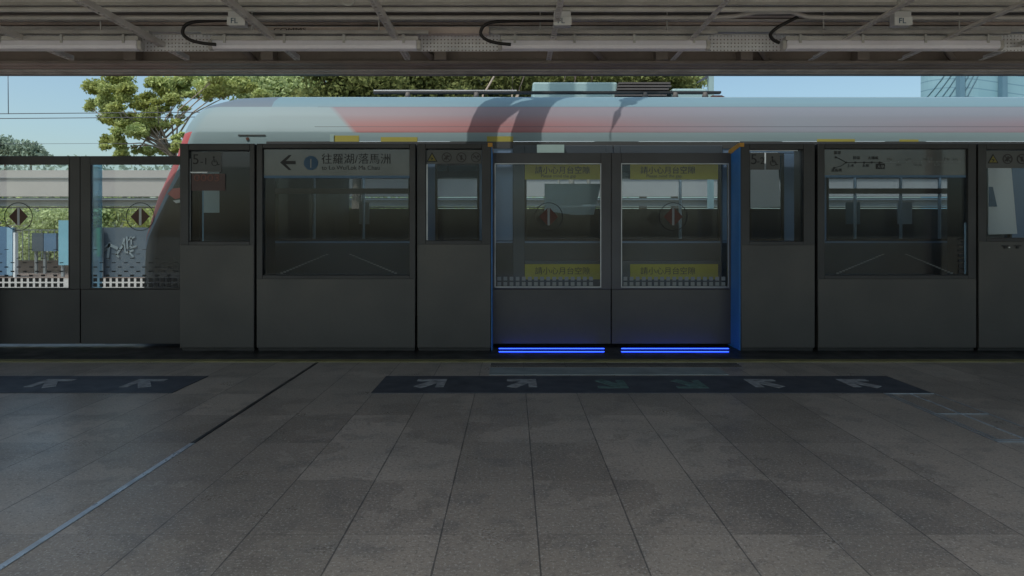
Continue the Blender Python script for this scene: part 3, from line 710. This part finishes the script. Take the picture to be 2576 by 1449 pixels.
for (y, Z, h, d, m) in ((5, 2.60, .022, .07, 'purlin'), (36, 2.615, .018, .07, 'pinkpurlin'), (12, 2.57, .018, .03, 'conduit'), (62, 2.605, .034, .13, 'pinkpurlin'), (80, 2.55, .040, .10, 'purlin'), (52, 2.62, .014, .03, 'purlin'), (90, 2.57, .02, .03, 'beamdark'), (70, 2.58, .014, .03, 'purlin'), (17, 2.60, .02, .05, 'beamdark'), (33, 2.60, .026, .05, 'beamdark')):
    Yv = Yat(y, Z); MB().box(-10, 10, Yv, Yv+d, Z, Z+h).build('purlin', M[m], can)
for x in (-8, 8): MB().box(x-.1, x+.1, -1.2, -1.0, 0, 3.05).build('column', M['beam'], can)
# slotted steel arms running toward the track
for i, x in enumerate((180, 470, 748, 1025, 1380, 1692, 2039, 2264, 2467)):
    X = (x-1290)*5.05/F
    b = MB(); b.box(-.019, .019, -1.75, 0, 0, .003); b.box(.0175, .0205, -1.75, 0, .003, .036)
    me = b.build('slotted_arm', M['slotted']); me.location = (X, 5.05, 2.375)
    tag(me, 'slotted steel canopy arm, ' + ('leftmost of the arms', 'second arm from the left, crossing the first lamp gap', 'third arm from the left, behind the second lamp', 'fourth from the left, at the right end of the second lamp', 'fifth arm from the left, pointing straight at the track', 'sixth from the left, at the right end of the third lamp', 'seventh arm from the left, third from the right', 'second arm from the right edge', 'rightmost of the arms')[i], 'steel arm', 'slotted arms under the canopy')
# perforated tray
tr = thing('cable_tray', 'long white perforated cable tray running behind the canopy lamps', 'cable tray', (0, 4.70, 2.31))
ty = 4.70
MB().box(-7, 7, ty, ty+.003, PZ(129, ty), PZ(88, ty)).build('perforated_web', M['perf'], tr)
MB().box(-7, 7, ty-.001, ty+.05, PZ(88, ty)+.0005, PZ(88, ty)+.008).build('top_flange', M['galv'], tr)
# strip lights
lamp_lab = ('first of the long tube lamps, cut by the left edge', 'second long tube lamp, left of the middle of the canopy', 'third long tube lamp, over the blue lit gates', 'fourth long tube lamp, at the right')
for i, (a, c) in enumerate(((-190, 360), (527, 1060), (1252, 1785), (1965, 2520), (2700, 3200))):
    if i == 4: continue
    ly = 4.55; zc = PZ(113, ly); X0, X1 = PX(a, ly), PX(c, ly)
    t = thing('strip_light', lamp_lab[i], 'lamp', ((X0+X1)/2, ly, zc), 'tube lamps under the canopy')
    prof_ = [(ly-.035, zc-.012), (ly-.026, zc-.034), (ly, zc-.042), (ly+.026, zc-.034), (ly+.035, zc-.012), (ly+.03, zc+.026), (ly-.03, zc+.026)]
    MB().prism(prof_, 'X', X0+.03, X1-.03).build('diffuser', M['lampglass'], t, .006)
    for xx in (X0, X1-.03): MB().prism([(y_+(ly-y_)*.12, z_) for y_, z_ in prof_], 'X', xx, xx+.029).build('end_cap', M['conduit'], t, .006)
    MB().box(X0+.02, X1-.02, ly-.030, ly+.030, zc+.0265, zc+.056).build('housing', M['conduit'], t, .004)
    for k in range(4):
        xx = X0+.12+(X1-X0-.24)*k/3; MB().box(xx-.008, xx+.008, ly-.038, ly+.036, zc+.004, zc+.064).build('clip', M['galv'], t)
    MB().box(X0-.05, X1+.05, ly-.02, ly+.02, zc+.075, zc+.098).build('mounting_rail', M['galv'], t)
    for xx in (X0+.3, X1-.3): MB().tube([(xx, ly, zc+.05), (xx, ly, 2.62)], .005, seg=6).build('hanger', M['galv'], t)
# conduits
def condt(y, yv, r, lab, extra=None):
    Z = PZ(y, yv); path = extra or [(-7, yv, Z), (7, yv, Z)]
    o = MB().tube(path, r, seg=12).build('conduit', M['conduit']); return tag(o, lab, 'conduit', 'conduits under the canopy')
condt(24, 4.2, .017, 'upper grey conduit running the whole width near the top')
Zc = PZ(44, 4.3)
condt(44, 4.3, .015, 'lower grey conduit with a raised bend right of the middle', [(-7, 4.3, Zc), (PX(1795, 4.3), 4.3, Zc), (PX(1850, 4.3), 4.3, Zc+.01), (PX(1900, 4.3), 4.3, PZ(31, 4.3)), (PX(1990, 4.3), 4.3, PZ(30, 4.3)), (PX(2030, 4.3), 4.3, PZ(42, 4.3)), (PX(2090, 4.3), 4.3, Zc), (7, 4.3, Zc)])
# junction boxes with letters, flexible hoses
for i, (x, hx) in enumerate(((594, 447), (1415, 1207), (2272, 1946))):
    yv = 4.15; X = PX(x, yv); z1 = PZ(27, yv); z0 = PZ(64, yv)
    t = thing('junction_box', ('grey FL box at the left hanging from the conduits', 'grey FL box above the blue lit gates', 'grey FL box at the right of the canopy')[i], 'junction box', (X, yv, z0), 'FL boxes under the canopy')
    MB().box(X-.055, X+.055, yv, yv+.06, z0, z1).build('case', M['boxgrey'], t, .006)
    MB().box(X-.058, X+.058, yv-.006, yv-.0005, z0+.002, z0+.055).build('cover', M['white'], t, .002)
    text('FL', X-.034, z0+.012, yv-.0085, .05, M['inkblue'], t, 'box_letters')
    MB().tube([(X-.01, yv+.03, z1), (X-.01, yv+.03, z1+.12)], .009).build('stem', M['galv'], t)
    # hose
    hy = 4.35; pts = []
    x0 = PX(x-25, hy); xl = PX(hx, hy); 
    ctl = [(x-20, 51), ((x+hx)/2+20, 50), (hx+42, 51), (hx+14, 57), (hx+3, 68), (hx+2, 80), (hx+18, 92), (hx+45, 98), (hx+78, 100)]
    if i == 2: ctl = [(hx+62, 42), (hx+40, 52), (hx+20, 62), (hx+6, 72), (hx+2, 80), (hx+12, 90), (hx+30, 96)]
    P = [Vector((PX(a, hy), hy+.12*k/len(ctl), PZ(c, hy))) for k, (a, c) in enumerate(ctl)]
    sm = []
    for k in range(len(P)-1):
        p0, p1, p2, p3 = P[max(k-1, 0)], P[k], P[k+1], P[min(k+2, len(P)-1)]
        for q in range(5):
            u = q/5; sm.append(.5*((2*p1)+(-p0+p2)*u+(2*p0-5*p1+4*p2-p3)*u*u+(-p0+3*p1-3*p2+p3)*u**3))
    sm.append(P[-1])
    o = MB().tube(sm, .0115, seg=8).build('flexible_hose', M['rubber'])
    tag(o, ('black looped hose feeding the second lamp', 'black looped hose feeding the third lamp', 'short black hose feeding the fourth lamp')[i], 'hose', 'looped hoses of the canopy lamps')
tg = thing('cable_trunking', 'pale trunking lettered COMMS above the second lamp', 'trunking', (PX(900, 4.6), 4.6, PZ(75, 4.6)))
MB().box(PX(640, 4.6), PX(1230, 4.6), 4.6, 4.65, PZ(84, 4.6), PZ(68, 4.6)).build('trunking_body', M['pinkpurlin'], tg)
text('COMMS', PX(688, 4.6), PZ(79, 4.6), 4.597, .035, M['inksoft'], tg, 'trunking_letters', sx=1.9)
rg = MB(); rg.ring((PX(875, 4.0), PZ(-4, 4.0)), .038, .046, 4.0, .008, 30)
tag(rg.build('hanging_ring', M['galv']), 'small metal ring hanging at the top edge of the picture', 'ring')

# ------------------------------------------------------------------ overhead line mast on the canopy: its shadow falls on the train
ms = thing('overhead_mast', 'twin legged steel overhead line mast rising above the canopy', 'mast', (-.9, 5.5, 2.6))
for x in (-.82, -.40): MB().box(x-.09, x+.09, 5.42, 5.56, 2.64, 6.5).build('mast_leg', M['mast'], ms)
MB().prism([(-.73, 3.45), (-.73, 3.65), (-.49, 4.25), (-.49, 4.05)], 'Y', 5.46, 5.52).build('mast_brace', M['mast'], ms)
MB().prism([(-.73, 4.5), (-.73, 4.65), (-.49, 4.45), (-.49, 4.3)], 'Y', 5.46, 5.52).build('mast_brace', M['mast'], ms)
b = MB(); b.tube([(.40, 5.49, 3.28), (.42, 5.49, 3.7), (.44, 5.49, 4.05), (.44, 5.49, 4.12), (.44, 5.49, 4.2), (.44, 5.49, 4.3), (.44, 5.49, 5.2)], [.008, .03, .05, .09, .06, .09, .07]); b.build('insulator', M['mast'], ms)
MB().box(-.4, .6, 5.45, 5.53, 5.2, 5.3).build('mast_arm', M['mast'], ms)

# ------------------------------------------------------------------ far side
M['farbeam'] = paint('far_beam_grey', (.40, .43, .44), .6, 0, .3, 1)
fc = thing('far_canopy', 'cream fascia canopy over the opposite platform', 'canopy', (-12, 17, 0))
b = MB(); b.box(-40, 14, 17, 17.15, PZ(494, 17), PZ(428, 17)); b.build('fascia', M['cream'], fc)
MB().box(-40, 14, 16.96, 16.995, PZ(449, 17), PZ(447, 17)).build('fascia_seam', M['farsteel'], fc)
MB().box(-40, 14, 17.15, 18.6, PZ(480, 17), PZ(472, 17)).build('canopy_deck', M['farsteel'], fc)
for y in (499, 506, 514): MB().box(-40, 14, 17.05+(y-499)*.08, 17.2+(y-499)*.08, PZ(y+3.5, 17), PZ(y, 17)).build('far_beam', M['farbeam'], fc)
MB().box(-40, 14, 17.3, 17.34, PZ(517, 17), PZ(496, 17)).build('far_lining', M['farbeam'], fc)
for x in (90, 560, 1400): 
    X = PX(x, 17.5)-1.2*(x == 90); MB().box(X-.09, X+.09, 17.45, 17.6, -.02, PZ(496, 17)).build('post', M['white'], fc)
def board(name, label, cat, x0, x1, y0, y1, m, Yb=16.3, leg=True):
    t = thing(name, label, cat, (PX((x0+x1)/2, Yb), Yb, 0))
    MB().box(PX(x0, Yb), PX(x1, Yb), Yb, Yb+.08, PZ(y1, Yb), PZ(y0, Yb)).build('panel', M[m], t)
    if leg:
        for x in (x0+3, x1-3): MB().box(PX(x, Yb)-.03, PX(x, Yb)+.03, Yb+.09, Yb+.14, -.02, PZ(y0, Yb)).build('leg', M['farsteel'], t)
    return t
M['brush'] = paint('brush_paint', (.17, .21, .23), .6)
bd = board('mural_board', 'dark slate board with pale brush writing on the opposite platform', 'board', 248, 420, 572, 697, 'slate')
b = MB()
def brush(pts, w_): b.stroke([(PX(x, 16.27), PZ(y, 16.27)) for x, y in pts], w_*16.27/F, 16.27, .02)
def c1(x, y): return (x*700/1811/1.4907, (560+y*560/1449)/1.4907)
brush([c1(985, 975), c1(1060, 925), c1(1135, 960)], 7); brush([c1(1060, 910), c1(1045, 1060)], 6); brush([c1(1055, 940), c1(1000, 985)], 5); brush([c1(1120, 1010), c1(1150, 1045)], 4)
brush([c1(1130, 1020), c1(1190, 930), c1(1205, 870)], 5); brush([c1(1205, 900), c1(1215, 1000)], 3); brush([c1(1230, 850), c1(1235, 960)], 4); brush([c1(1240, 880), c1(1305, 850)], 4); brush([c1(1270, 850), c1(1275, 930), c1(1250, 960), c1(1320, 940)], 4); brush([c1(1230, 1000), c1(1290, 980)], 5); brush([c1(1245, 990), c1(1290, 1040)], 4)
b.build('brush_writing', M['brush'], bd)
board('green_sign', 'small bright green panel beside the slate board', 'sign', 243, 252, 573, 645, 'green', 16.1)
board('blue_panel', 'dark blue upright panel at the left edge of the opposite platform', 'panel', -60, 16, 570, 693, 'bluebd')
board('light_blue_panel', 'pale blue narrow panel beside the dark blue one', 'panel', 16.5, 31, 572, 693, 'ltblue', 16.2)
board('teal_panel', 'teal upright panel left of the gate stile', 'panel', 147, 186, 554, 667, 'teal', 15.9)
nb = board('notice_board', 'grey double notice board on the opposite platform', 'notice board', 80, 108, 586, 632, 'slate', 17.2)
MB().box(PX(110, 17.2), PX(141, 17.2), 17.2, 17.28, PZ(632, 17.2), PZ(587, 17.2)).build('picture_panel', M['bluebd'], nb)
tp = MB().box(PX(33, 15.8), PX(38, 15.8), 15.8, 15.9, -.02, PZ(585, 15.8)).build('white_post', M['white']); tag(tp, 'slim white post beside the blue panels across the tracks', 'post')
fw = MB().box(-40, 10, 18.4, 18.6, -.3, PZ(655, 18.4)).build('low_wall', M['brown']); tag(fw, 'low brown wall behind the opposite platform', 'wall')
fe = thing('railing', 'pale railing in front of the shrubs across the tracks', 'fence', (-12, 18.3, 0))
b = MB()
for k in range(150): x = -24+k*.18; b.box(x, x+.014, 18.28, 18.30, PZ(655, 18.3), 1.15)
b.box(-24, 3, 18.27, 18.32, 1.15, 1.18)
b.build('bars', M['fence'], fe)
# overhead wires
for i, (ya, yb, Yw, lab) in enumerate(((286, 281, 9.5, 'upper of the two overhead wires across the blue sky'), (298, 293, 9.5, 'lower of the two overhead wires across the blue sky'), (362, 359, 13.5, 'faint lowest overhead wire above the left gates'))):
    o = MB().tube([(PX(-1200, Yw), Yw, PZ(ya+6, Yw)), (PX(0, Yw), Yw, PZ(ya, Yw)), (PX(640, Yw), Yw, PZ(yb, Yw)), (PX(3000, Yw), Yw, PZ(yb+8, Yw))], .006 if i < 2 else .004, seg=6).build('overhead_wire', M['wire'])
    tag(o, lab, 'wire', 'overhead wires')
dr = MB().tube([(PX(21, 9.5), 9.5, PZ(287, 9.5)), (PX(20, 9.5), 9.5, PZ(180, 9.5))], .005, seg=6).build('dropper_wire', M['wire']); tag(dr, 'thin vertical dropper wire at the far left', 'wire')
pm = thing('line_post', 'pale steel post beside the train roof at the right of the trees', 'post', (PX(1788, 10.2), 10.2, 0))
MB().box(PX(1783, 10.2), PX(1796, 10.2), 10.2, 10.28, -1.1, 4.6).build('shaft', M['roofunit'], pm)
MB().prism([(PX(1780, 10.2), PZ(188, 10.2)), (PX(1755, 10.2), PZ(205, 10.2)), (PX(1755, 10.2), PZ(208, 10.2)), (PX(1782, 10.2), PZ(195, 10.2))], 'Y', 10.2, 10.25).build('strut', M['wire'], pm)

# tower at the right: curved glass block
tw = thing('glass_tower', 'blue curved glass tower with ribbed corner at the top right', 'building', (110, 150, 0))
def tower_mat():
    n = N('blue_glass_facade'); q = n.xyz()
    fl = n.math('FRACT', n.math('DIVIDE', n.math('ADD', q['Z'], n.math('MULTIPLY', q['X'], .16)), 2.1)); ln = n.math('LESS_THAN', fl, .12)
    n.L(n.mix(n.math('MULTIPLY', ln, .6), n.mix(n.ramp(n.noise(.1, 2), .3, .7), (.17, .32, .40), (.22, .37, .45)), (.09, .18, .26)), n.b.inputs['Base Color'])
    n.b.inputs['Roughness'].default_value = .25; return n.m
M['tower'] = tower_mat(); M['towerline'] = paint('tower_line', (.10, .20, .28), .5, 0, .1, .2, 0)
def twx(x): return (x-1290)*150/F
RC = 9.0; x0 = twx(2316)*(150+RC)/150; pl = []
for k in range(13):
    a = R(180+90*k/12); pl.append((x0+RC+RC*math.cos(a), 150+RC+RC*math.sin(a)))
pl += [(x0+75, 146), (x0+75, 190), (x0+30, 190)]
b = MB(); b.prism(pl, 'Z', -1.4, 62); b.build('facade', M['tower'], tw)
for k in range(7):
    b = MB(); pts = []
    for q in range(9):
        a = R(182+q*11); zz = 33.5-k*2.2+q*q*.22+q*.9
        pts.append((x0+RC+(RC+.1)*math.cos(a), 150+RC+(RC+.1)*math.sin(a), zz))
    b.tube(pts, .11, seg=5); b.build('diagonal_rib', M['towerline'], tw)
for x in (2404, 2510):
    MB().box(twx(x)-.25, twx(x)+.9, 148.2, 149.6, 18, 62).build('mullion', M['towerline'], tw)

# ------------------------------------------------------------------ vegetation
def leaf_mat(name, a, b_, tr=.35):
    n = N(name); n.t.nodes.remove(n.b)
    v = n.n('ShaderNodeTexNoise', i_Scale=1.4, i_Detail=2.0); n.L(n.n('ShaderNodeTexCoord').outputs['Object'], v.inputs[0])
    at = n.n('ShaderNodeAttribute', attribute_name='tone'); 
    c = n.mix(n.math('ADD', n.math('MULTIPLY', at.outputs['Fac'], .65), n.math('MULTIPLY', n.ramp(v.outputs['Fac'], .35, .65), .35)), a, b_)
    d = n.n('ShaderNodeBsdfDiffuse'); t = n.n('ShaderNodeBsdfTranslucent'); n.L(c, d.inputs[0]); n.L(c, t.inputs[0])
    mx = n.n('ShaderNodeMixShader', i_0=tr); n.L(d.outputs[0], mx.inputs[1]); n.L(t.outputs[0], mx.inputs[2]); n.L(mx.outputs[0], n.out.inputs[0]); return n.m
M['leafyellow'] = leaf_mat('yellow_green_leaves', (.24, .25, .04), (.62, .72, .34))
M['leafpale'] = leaf_mat('pale_green_leaves', (.28, .36, .14), (.60, .68, .38))
M['leafdark'] = leaf_mat('dark_green_leaves', (.05, .07, .02), (.30, .33, .13))
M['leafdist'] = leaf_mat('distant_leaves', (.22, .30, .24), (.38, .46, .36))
M['bark'] = paint('bark', (.16, .12, .09), .9, 0, .4, 4)
M['barkpale'] = paint('pale_bark', (.40, .34, .28), .9, 0, .3, 4)
def leaves(clumps, n, size, rng):
    vs, fs, tone = [], [], []
    tot = sum(r**2 for *_, r in clumps)
    for cx, cy, cz, r in clumps:
        k = int(n*r*r/tot); ct = rng.random()
        for _ in range(k):
            d = Vector((rng.gauss(0, 1), rng.gauss(0, 1), rng.gauss(0, 1))).normalized()*r*(rng.random()**.5)*(1.0 if rng.random() < .6 else 1.6)
            p = Vector((cx, cy, cz))+Vector((d.x*1.25, d.y, d.z*.75))
            nrm = Vector((rng.gauss(0, 1), rng.gauss(0, 1), rng.gauss(.4, 1))).normalized()
            a = nrm.orthogonal().normalized(); a.rotate(Matrix.Rotation(rng.random()*6.28, 3, nrm)); b_ = nrm.cross(a)
            s = size*(.6+.8*rng.random()); i = len(vs)
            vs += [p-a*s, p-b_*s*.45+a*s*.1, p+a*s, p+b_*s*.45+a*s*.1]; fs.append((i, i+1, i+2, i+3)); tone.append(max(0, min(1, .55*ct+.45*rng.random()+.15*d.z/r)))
    return vs, fs, tone
def tree(name, label, base, clumps, n, size, lm, bm_='bark', group=None, trunk_r=.16, seed=1, limbs=True):
    rng = random.Random(seed)
    t = thing(name, label, 'tree', base, group)
    b = MB(); bx, by, bz = base
    top = Vector((sum(c[0] for c in clumps)/len(clumps), by, min(c[2] for c in clumps)+.3*(max(c[2] for c in clumps)-min(c[2] for c in clumps))))
    mid = Vector((bx+rng.uniform(-.2, .2), by, (bz+top.z)/2))
    b.tube([(bx, by, bz), mid, top], [trunk_r, trunk_r*.8, trunk_r*.55], seg=8)
    if limbs:
        for cx, cy, cz, r in (clumps if len(clumps) < 40 else clumps[::4]):
            m_ = Vector(((top.x+cx)/2+rng.uniform(-.2, .2), (top.y+cy)/2, (top.z+cz)/2-.15))
            b.tube([mid.lerp(top, rng.uniform(.6, 1)), m_, (cx, cy, cz)], [trunk_r*.4, trunk_r*.25, trunk_r*.1], seg=6)
            for _ in range(3):
                e = Vector((cx, cy, cz))+Vector((rng.uniform(-r, r), rng.uniform(-r, r)*.5, rng.uniform(-r*.5, r*.6))); b.tube([m_.lerp(Vector((cx, cy, cz)), .7), e], [trunk_r*.12, trunk_r*.04], seg=5)
    b.build('trunk', M[bm_], t)
    vs, fs, tone = leaves(clumps, n, size, rng)
    me = bpy.data.meshes.new('crown'); me.from_pydata(vs, [], fs); me.materials.append(M[lm])
    at = me.attributes.new('tone', 'FLOAT', 'FACE'); at.data.foreach_set('value', tone)
    o = bpy.data.objects.new('crown', me); COL.objects.link(o); o.parent = t; o.location = -parent_offset(t)
    return t
def cl(lst, Yt, k=1.0):
    return [(PX(x, Yt+dy), Yt+dy, PZ(y, Yt+dy), r*(Yt)/F*k) for x, y, r, dy in lst]
rng = random.Random(3)
def R_(a): return rng.uniform(-a, a)
lt = [(250, 225, 34, 0), (300, 210, 40, .5), (232, 262, 26, 0), (262, 285, 30, .3), (305, 262, 26, -.3), (330, 235, 34, 0), (300, 300, 34, .2), (335, 310, 36, .4), (372, 292, 34, -.2), (360, 335, 36, 0), (392, 318, 24, .3), (300, 335, 24, 0), (400, 215, 44, .6), (440, 235, 34, 0), (470, 212, 40, .2), (530, 225, 40, .4), (285, 368, 20, 0), (310, 378, 24, 0), (395, 372, 26, .2), (425, 360, 22, 0), (350, 262, 18, 0), (410, 275, 16, .4), (500, 245, 26, 0), (455, 345, 18, .3), (340, 378, 16, 0), (275, 245, 22, .2), (420, 310, 22, .2), (440, 285, 18, .1), (370, 250, 26, 0), (430, 375, 18, 0), (595, 215, 44, .6), (640, 230, 34, .2), (560, 205, 34, 0)]
LT = []
for x, y, r, d in lt:
    for _ in range(4): LT.append((x+R_(28), y+R_(16), r*rng.uniform(.4, .75), d+R_(.6)))
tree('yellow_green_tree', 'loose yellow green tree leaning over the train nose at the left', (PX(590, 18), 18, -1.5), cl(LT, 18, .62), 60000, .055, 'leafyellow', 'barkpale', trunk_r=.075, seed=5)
lt2 = [(620, 215, 45, 0), (680, 208, 45, .5), (700, 232, 40, 0), (745, 215, 42, .4), (790, 225, 36, 0), (650, 238, 30, 0), (760, 240, 30, 0), (600, 200, 40, .4)]
lt2 += [(640, 300, 45, 0), (700, 320, 45, .3), (760, 300, 45, 0), (800, 330, 40, .2)]
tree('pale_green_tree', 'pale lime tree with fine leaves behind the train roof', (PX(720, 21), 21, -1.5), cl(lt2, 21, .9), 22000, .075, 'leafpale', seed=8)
for i, (c, Yt, nm_, lab, lm, bk) in enumerate(((880, 16, 'dark_tree', 'dense dark green tree right of the pale lime tree', 'leafdark', 'bark'), (1060, 17, 'dark_tree', 'dark green tree behind the middle of the train roof', 'leafdark', 'bark'), (1240, 18, 'dark_tree', 'dark tree with pale stems left of the roof unit', 'leafdark', 'barkpale'), (1440, 19, 'dark_tree', 'dark tree with two pale trunks behind the roof unit', 'leafdark', 'barkpale'), (1610, 20, 'dark_tree', 'green tree at the right end of the dark row', 'leafdark', 'bark'))):
    ls = [(c+R_(105), 190+rng.uniform(-25, 50), 42, R_(.8)) for _ in range(17)]+[(c+R_(110), 300+rng.uniform(-50, 60), 48, R_(.8)) for _ in range(9)]
    tree(nm_, lab, (PX(c, Yt), Yt, -1.5), cl(ls, Yt, .9), 20000, .065, lm, bk, 'dark trees behind the train', seed=20+i)
# pale inclined trunks in front of the dark row
for i, (xa, ya, xb, yb, wd) in enumerate(((1300, 245, 1322, 180, 8), (1288, 240, 1290, 185, 4), (1215, 240, 1250, 180, 5), (1442, 240, 1448, 180, 11), (1485, 240, 1490, 180, 7), (1410, 240, 1425, 180, 4))):
    Yt = 15.0
    tag(MB().tube([(PX(xa-12, Yt), Yt, -1.5), (PX(xa, Yt), Yt, PZ(ya, Yt)), (PX(xb, Yt), Yt, PZ(yb, Yt)), (PX(xb+14, Yt), Yt+.1, PZ(100, Yt))], [wd*Yt/F*.8, wd*Yt/F*.6, wd*Yt/F*.5, wd*Yt/F*.3], seg=7).build('bare_trunk', M['barkpale']),
        ('pale leaning trunk left of the roof unit', 'thin upright stem beside the leaning trunk', 'slim leaning stem above the roof rail', 'thick pale trunk behind the roof unit', 'pale trunk at the right of the thick one', 'thin stem left of the thick pale trunk')[i], 'tree trunk', 'pale trunks behind the train')
tree('lime_tree', 'small pale green tree at the right end of the tree row', (PX(1700, 22), 22, -1.5), cl([(1690, 200, 34, 0), (1720, 192, 30, 0), (1745, 205, 26, .2), (1665, 190, 30, 0)], 22, .8), 3000, .10, 'leafpale', seed=41)
tree('distant_tree', 'rounded hazy tree at the far left above the gate', (PX(15, 60), 60, -1.5), cl([(5, 365, 22, 0), (35, 378, 18, 0), (-20, 372, 24, 0), (20, 386, 18, 1), (50, 392, 14, 0)], 60), 5000, .17, 'leafdist', seed=51, limbs=False)
tree('distant_tree', 'second hazy tree just right of the far left one', (PX(72, 60), 60, -1.5), cl([(72, 372, 17, 0), (88, 382, 14, 0), (60, 390, 14, 0), (105, 393, 12, 1), (82, 396, 18, 0)], 60), 4500, .17, 'leafdist', seed=52, limbs=False)
# shrubs behind the railing
for i in range(14):
    x = -24+i*2.0; rr = rng.uniform(.7, 1.0)
    clm = [(x+R_(.9), 22+R_(.5), .0+rng.random()*2.1, rr*.75) for _ in range(8)]
    vs, fs, tone = leaves(clm, 3600, .08, rng)
    me = bpy.data.meshes.new('shrub'); me.from_pydata(vs, [], fs); me.materials.append(M['leafpale'] if i % 3 else M['leafyellow'])
    at = me.attributes.new('tone', 'FLOAT', 'FACE'); at.data.foreach_set('value', tone)
    o = bpy.data.objects.new('shrub', me); COL.objects.link(o); tag(o, 'light green leafy shrub behind the railing across the tracks', 'shrub', 'shrubs behind the railing')
# far tree belt above the far canopy
for i in range(8):
    x = -34+i*3.4
    tree('belt_tree', 'pale hazy tree in the row beyond the cream canopy', (x, 30, -1.5), [(x+R_(1.6), 30+R_(1), 2.0+rng.random()*2.0, 1.25) for _ in range(6)], 1600, .15, 'leafdist', group='pale trees beyond the cream canopy', seed=60+i, limbs=False)
